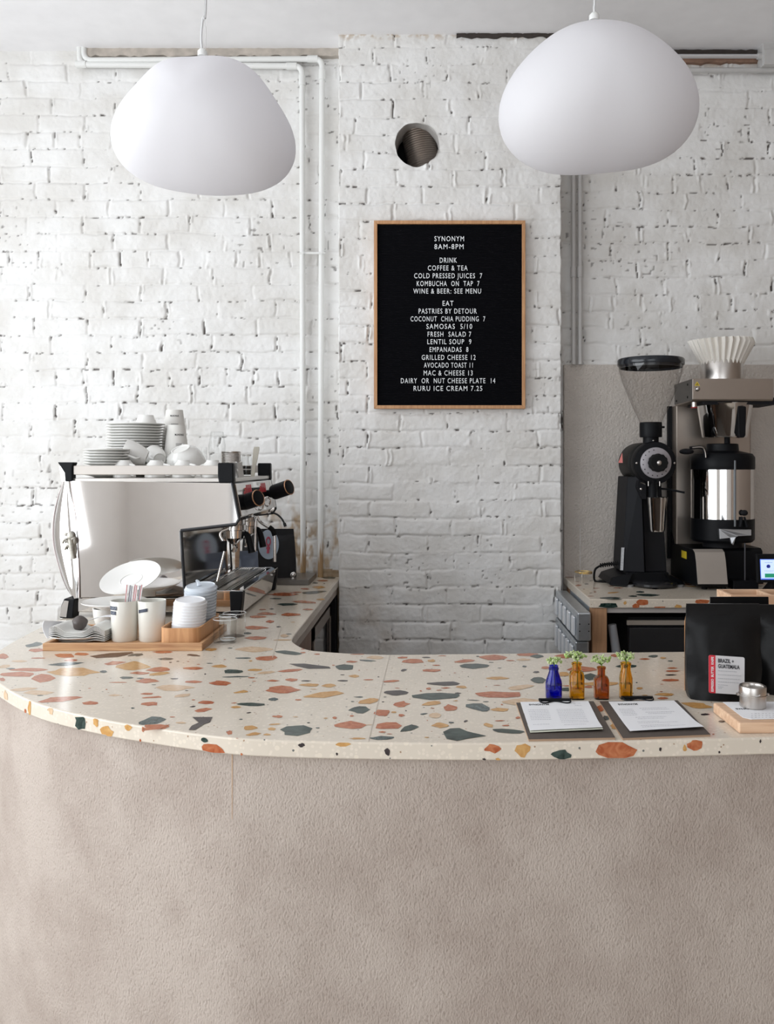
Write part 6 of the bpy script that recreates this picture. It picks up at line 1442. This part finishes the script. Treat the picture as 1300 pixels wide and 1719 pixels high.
# bent wooden holder behind the bags
wb = thing('bag_holder', (.60, 1.9, ZC), 'bent plywood holder standing upright around the rear coffee bags', 'wooden holder')
nl = Vector((xat(1149.5, 1.78), 1.78)); fl_ = Vector((xat(1149.5, 1.955), 1.955)); xr_ = .80; tk_ = .0085
lo = [nl, nl+Vector((.001, -.003)), fl_+Vector((0, -.02)), fl_+Vector((.006, -.005)), fl_+Vector((.02, 0)), Vector((xr_-.02, 1.96)), Vector((xr_-.005, 1.952)), Vector((xr_, 1.935)), Vector((xr_, 1.80))]
lo = [lo[0]]+lo[2:]
li_ = [nl+Vector((tk_, -.001)), fl_+Vector((tk_, -.022)), fl_+Vector((tk_+.004, -.012)), fl_+Vector((.024, -tk_)), Vector((xr_-.022, 1.96-tk_)), Vector((xr_-.011, 1.947)), Vector((xr_-tk_, 1.933)), Vector((xr_-tk_, 1.80))]
zh = P(0, 1041, 1.79).z
loop = [tuple(p) for p in lo+li_[::-1]]
obj('bent_panel', MB().prism([(*p, ZC) for p in loop], (0, 0, zh-ZC)), M_oakv, wb, bevel=.0008)
cr_ = thing('pine_crate', (.78, 2.09, ZC), 'open pale pine box with its top edge showing behind the black bags', 'wooden box')
zc2 = P(0, 996, 2.05).z
cx0, cx1, cy0, cy1 = xat(1220, 2.05), xat(1296, 2.05)+.12, 2.02, 2.12
for a, b in (((cx0, cy0), (cx1, cy0+.008)), ((cx0, cy1-.008), (cx1, cy1)), ((cx0, cy0+.008), (cx0+.008, cy1-.008)), ((cx1-.008, cy0+.008), (cx1, cy1-.008)), (((cx0+cx1)/2-.02, cy0+.008), ((cx0+cx1)/2-.013, cy1-.008))):
    obj('side_board', MB().box((a[0], a[1], ZC), (b[0], b[1], zc2)), M_pine, cr_, bevel=.001)
obj('base_board', MB().box((cx0+.008, cy0+.008, ZC), (cx1-.008, cy1-.008, ZC+.006)), M_pine, cr_)
# board, card and tin
bt = ZC+.019
fl = G(1241, 1213.5, bt); bl = G(1197.5, 1179.5, bt)
o = tag(obj('wooden_board', MB().prism([fl, (.80, fl.y+.008, bt), (.80, bl.y+.004, bt), bl], (0, 0, -.019)), M_pine, loc=(.66, 1.55, ZC), bevel=.003, seg=3), 'thick pale wooden board on the bar at the right edge', 'board')
def flat(nm, pts, z, th, m, label=None, cat=None, par=None, bevel=0, lift=None):
    q = [G(x, y, z) for x, y in pts]
    return obj(nm, MB().prism(q, (0, 0, th)), m, par, loc=None if par else (sum((p.x for p in q))/len(q), sum((p.y for p in q))/len(q), z), bevel=bevel)
q = [G(1214, 1179, bt+.0004), G(1330, 1178, bt+.0004), G(1350, 1206, bt+.0004), G(1262, 1208, bt+.0004), G(1248, 1205, bt+.0004)]
cd_ = tag(obj('menu_card', MB().prism(q, (0, 0, .0006)), M_paper, loc=(.62, 1.55, bt)), 'white card lying on the pale wooden board under the steel tin', 'card')
nc = bt+.0012
pa, pb = G(1241.5, 1190, nc), G(1270, 1190, nc)
text('printed_name', 'SYNONYM', M_ink, cd_, (pa+pb)/2, (pb-pa), (0, 1, 0), .044, .0075, ex=.0001, off=.03)
mb = MB(); r = random.Random(8)
for j in range(3):
    for k in range(9):
        p = G(1262+k*6, 1198+j*3.2, nc); mb.box((p.x, p.y, nc), (p.x+.004*r.uniform(.5, 1), p.y+.0016, nc+.0001))
obj('small_print', mb, M_grey, cd_)
tc = Vector((xat(1272.5, 1.566), 1.566+.024, bt+.0012))
tn = thing('sugar_tin', tc, 'round brushed steel tin with a stepped rim on the wooden board', 'tin')
obj('tin_body', MB().lathe([(1e-6, 0), (.0215, 0), (.0235, .002), (.0238, .0215), (.0262, .0225), (.0262, .0245), (.0245, .0250), (.0245, .0375), (.0240, .039), (.0222, .040), (.0195, .0385), (.0185, .034), (.0180, .012), (1e-6, .011)], 56, c=tc), M_steel, tn)
obj('hinge_wire', MB().tube([tc+Vector((-.006, -.0255, .0262)), tc+Vector((0, -.0262, .0268)), tc+Vector((.004, -.0258, .0285))], .0009, 6), M_chrome, tn)
obj('side_lug', MB().box(tc+Vector((-.0295, -.004, .0215)), tc+Vector((-.0255, .004, .0255))), M_steel, tn, bevel=.0005)
obj('side_lug', MB().box(tc+Vector((.0255, -.004, .0215)), tc+Vector((.0295, .004, .0255))), M_steel, tn, bevel=.0005)

# ------------------------------------------------------------------ clipboards
M_hard = mat('brown_hardboard', (.085, .068, .058), .55, var=.12, vs=60)
M_hardedge = mat('tan_hardboard_edge', (.40, .27, .18), .8)
def clipboard(cs, label, paper, under, heads, lines, clip, seed):
    z = ZC+.0042
    q = [G(x, y, z) for x, y in cs]; cen = sum(q, Vector())/4
    t = thing('clipboard', (cen.x, cen.y, ZC), label, 'clipboard', 'clipboard menus')
    mb = MB().prism([p+Vector((0, 0, -.0008)) for p in q], (0, 0, -.0034), 1); obj('board', mb.prism(q, (0, 0, -.0008), 0), [M_hard, M_hardedge], t)
    tl, tr_, br_, bl_ = [G(x, y, z+.0012) for x, y in paper]
    def pp(u, v, o=0):
        a = tl.lerp(tr_, u); b = bl_.lerp(br_, u); p = a.lerp(b, v); return Vector((p.x-.004*math.sin(v*PI)*(1-u)*0, p.y, p.z+.0045*max(0, v-.72)/.28*(.4+.6*u)+o))
    g = [[pp(i/10, j/12) for i in range(11)] for j in range(13)]
    if under: 
        g2 = [[pp(i/10, j/12*1.035, -.0012)+Vector((.0, 0, -.0008*j/12)) for i in range(11)] for j in range(13)]
        tag(obj('menu_sheet', MB().sheet(g2, (0, 0, .0003)), mat('cream_sheet', (.66, .67, .56), .8), loc=tuple(cen+Vector((0,0,.001)))), 'cream second sheet under the menu on the left clipboard', 'sheet of paper')
    pg = tag(obj('menu_sheet', MB().sheet(g, (0, 0, .0003)), M_paper, loc=tuple(cen+Vector((0,0,.002)))), 'white menu sheet clipped to the %s clipboard' % ('left' if under else 'right'), 'sheet of paper')
    u_ = (tr_-tl).normalized(); v_ = (tl-bl_).normalized(); W = (tr_-tl).length; H = (tl-bl_).length
    text('printed_name', 'SYNONYM', M_ink, pg, pp(.11, .115, .0006), u_, v_, W*.29, H*.050, ex=.0001, off=.02, align='L')
    mb = MB(); r = random.Random(seed)
    for (u0, u1, v) in lines:
        u = u0
        while u < u1:
            w_ = r.uniform(.012, .035); a = [pp(u, v, .0005), pp(min(u+w_, u1), v, .0005), pp(min(u+w_, u1), v+.012, .0005), pp(u, v+.012, .0005)]
            mb.add(a, [(3, 2, 1, 0)]); u += w_+.008
    obj('small_print', mb, mat('faint_grey_print', (.50, .50, .54), .8), pg, recalc=False)
    # spring clip
    x0, x1, yb, yf = clip
    a, b = G(x0, yb, ZC+.009), G(x1, yb, ZC+.009)
    cl = obj('spring_clip', MB().box((a.x, a.y-.001, ZC+.0045), (b.x, a.y+.008, ZC+.0095)), M_black, t, bevel=.0015)
    m_ = (a.x+b.x)/2; y0 = a.y-.014
    obj('clip_wire', MB().tube([(a.x+.001, a.y, ZC+.010), (a.x+.002, y0, ZC+.0078), (a.x+.012, y0-.003, ZC+.0070), (m_, y0+.008, ZC+.0075), (b.x-.012, y0-.003, ZC+.0070), (b.x-.002, y0, ZC+.0078), (b.x-.001, a.y, ZC+.010)], .0014, 8, sub=5), M_black, cl)
    return t
l1 = [(.07, .36, .30+.055*k) for k in range(7)]+[(.48, .86, .30+.055*k) for k in range(9)]+[(.07, .3, .80), (.5, .8, .84), (.76, .80, .10), (.83, .87, .08), (.77, .88, .16)]
l2 = [(.07, .28, .28+.05*k) for k in range(5)]+[(.38, .78, .26), (.40, .80, .31), (.42, .84, .40), (.44, .78, .45), (.22, .66, .56), (.24, .60, .61), (.2, .5, .70), (.2, .75, .75), (.2, .6, .84), (.2, .8, .89)]
clipboard([(867,1179.5),(997,1177),(1033,1237.5),(888,1240.5)], 'brown clipboard with two menu sheets, the left one of the pair', [(874,1178.5),(988,1177),(1012,1225),(890,1228)], True, 0, l1, (905, 958, 1174, 1181), 1)
clipboard([(1007,1177),(1138,1175.5),(1193,1232.5),(1046,1238.5)], 'brown clipboard with a single menu sheet, the right one of the pair', [(1022,1178),(1132,1176),(1182,1224),(1058,1229)], False, 0, l2, (1044, 1096, 1170, 1180), 2)

# ------------------------------------------------------------------ bottles with flowers
def gmat(nm, col, rough=.03):
    m = bpy.data.materials.new(nm); m.use_nodes = True; b = m.node_tree.nodes['Principled BSDF']; MATS[nm] = m
    nz = m.node_tree.nodes.new('ShaderNodeTexNoise'); nz.inputs['Scale'].default_value = 20
    mx = m.node_tree.nodes.new('ShaderNodeMix'); mx.data_type = 'RGBA'; mx.inputs[6].default_value = tuple(c*.95 for c in col)+(1,); mx.inputs[7].default_value = col+(1,)
    m.node_tree.links.new(nz.outputs['Fac'], mx.inputs[0]); m.node_tree.links.new(mx.outputs[2], b.inputs['Base Color'])
    b.inputs['Transmission Weight'].default_value = 1; b.inputs['Roughness'].default_value = rough; b.inputs['IOR'].default_value = 1.45
    return m
G_blue = gmat('cobalt_glass', (.03, .04, .75)); G_amb = gmat('amber_glass', (.92, .58, .06)); G_brn = gmat('brown_glass', (.68, .27, .05))
M_stem = mat('green_stem', (.13, .22, .05), .6); M_bud = mat('green_flower_bud', (.30, .42, .12), .6, var=.35, vs=200); M_bud2 = mat('pale_flower_petal', (.52, .60, .32), .6)
def sq(a, sq_): # rounded square radius factor
    e = sq_; return (abs(math.cos(a))**e+abs(math.sin(a))**e)**(-1/e)
def bottle(px, prof_, square, m, label, neck):
    d = 1.722; c = Vector((xat(px, d), d, ZC)); t = thing('glass_bottle', c, label, 'bottle', 'bud vase bottles')
    k = F/d
    outer = [(r/k, (1175-y)/k*1.0) for r, y in prof_]; z0 = outer[0][1]; outer = [(r, z-z0) for r, z in outer]
    ins = [(max(r-.0016, .001), max(z, .0025)) for r, z in outer[1:]][::-1]
    pr = [(1e-6, 0)]+outer+ins+[(1e-6, .0025)]
    zs = outer[-1][1]*neck
    f = (lambda a, z: sq(a, 5) if z < zs else 1) if square else (lambda a, z: sq(a, 2.6) if z < zs else 1)
    obj('bottle_glass', MB().lathe(pr, 48, c=c, rfun=f), m, t)
    zt = outer[-1][1]
    obj('water', MB().lathe([(1e-6, .0028), (outer[1][0]-.0018, .0028), (outer[1][0]-.0018, zt*.42), (1e-6, zt*.42)], 40, c=c, rfun=f), mat('vase_water', (.9, .95, .95), .0, trans=1, ior=1.33), t)
    return c, zt
def sprig(c, zt, cen, seed, n, spread, label):
    t = thing('flower_sprig', (c.x, c.y, c.z+.01), label, 'flower', 'flower sprigs in the little bottles')
    r = random.Random(seed); base = Vector((c.x+.001, c.y, c.z+zt*.98)); hub = Vector((c.x+r.uniform(-.001, .002), c.y, c.z+zt+.003))
    obj('main_stem', MB().tube([(c.x+.002*r.uniform(-1, 1), c.y, c.z+zt*.28), base, hub], .0011, 6), M_stem, t)
    mb = MB(); bd = MB(); pb = MB()
    K = F/1.722; C0 = P(*cen, 1.722)
    for k in range(n):
        a = r.uniform(0, 2*PI); q = r.random()**.5; x = math.cos(a)*q*spread[0]/K; y = math.sin(a)*q*spread[0]/K*.8; z = r.uniform(-.35, 1)*spread[1]/K*math.sqrt(max(.05, 1-q*q*.8))
        p = Vector((C0.x+x, C0.y+y, C0.z+z)); mb.tube([hub, hub.lerp(p, .5)+Vector((0, 0, .002)), p], .00045, 5, sub=3)
        rr = r.uniform(.0016, .0027)
        (bd if r.random() < .72 else pb).sphere(p, rr, 8, sc=(1, 1, 1.35))
        for s in range(3):
            dd = Vector((r.uniform(-1, 1), r.uniform(-1, 1), r.uniform(.1, 1)))*.0028; pb.sphere(p+dd, .0012, 6, sc=(1, 1, 1.3))
    obj('flower_stalks', mb, M_stem, t); obj('flower_buds', bd, M_bud, t); obj('petals', pb, M_bud2, t)
c, zt = bottle(930, [(13, 1175), (13.6, 1172), (13.8, 1150), (13, 1145), (8.2, 1131), (7.6, 1127), (8.6, 1126.5), (8.6, 1124), (7.6, 1123), (7.8, 1120)], False, G_blue, 'small cobalt blue glass bottle with a flower sprig, first in the row', .62)
sprig(c, zt, (929, 1111), 1, 34, (14, 7), 'green and cream flower sprig in the cobalt blue bottle')
c, zt = bottle(968.5, [(12, 1175), (12.2, 1173), (12.2, 1136), (11, 1130), (7.8, 1128), (7.4, 1119), (8.8, 1118.5), (8.8, 1115.5), (7.6, 1115)], True, G_amb, 'tallest amber glass bottle, next to the blue one', .70)
sprig(c, zt, (967, 1103), 2, 46, (18, 9), 'widest flower sprig, in the amber bottle next to the blue one')
c, zt = bottle(1010, [(11.5, 1175), (12, 1173), (12, 1143), (11, 1139), (6.6, 1136), (6.4, 1126), (7.6, 1125.5), (7.6, 1122.5), (6.8, 1122)], True, G_brn, 'short reddish brown glass bottle between the two amber ones', .62)
sprig(c, zt, (1008, 1108), 3, 36, (17, 9), 'flower sprig in the short reddish brown bottle')
c, zt = bottle(1051, [(10, 1175), (10.2, 1173), (10.2, 1140), (9.4, 1132), (8.2, 1128), (8.2, 1119), (9.2, 1118.5), (9.2, 1115.5), (8.2, 1115)], True, G_amb, 'slim amber glass bottle, last in the row behind the right clipboard', .66)
sprig(c, zt, (1050, 1104), 4, 40, (17, 9), 'flower sprig in the slim amber bottle behind the right clipboard')
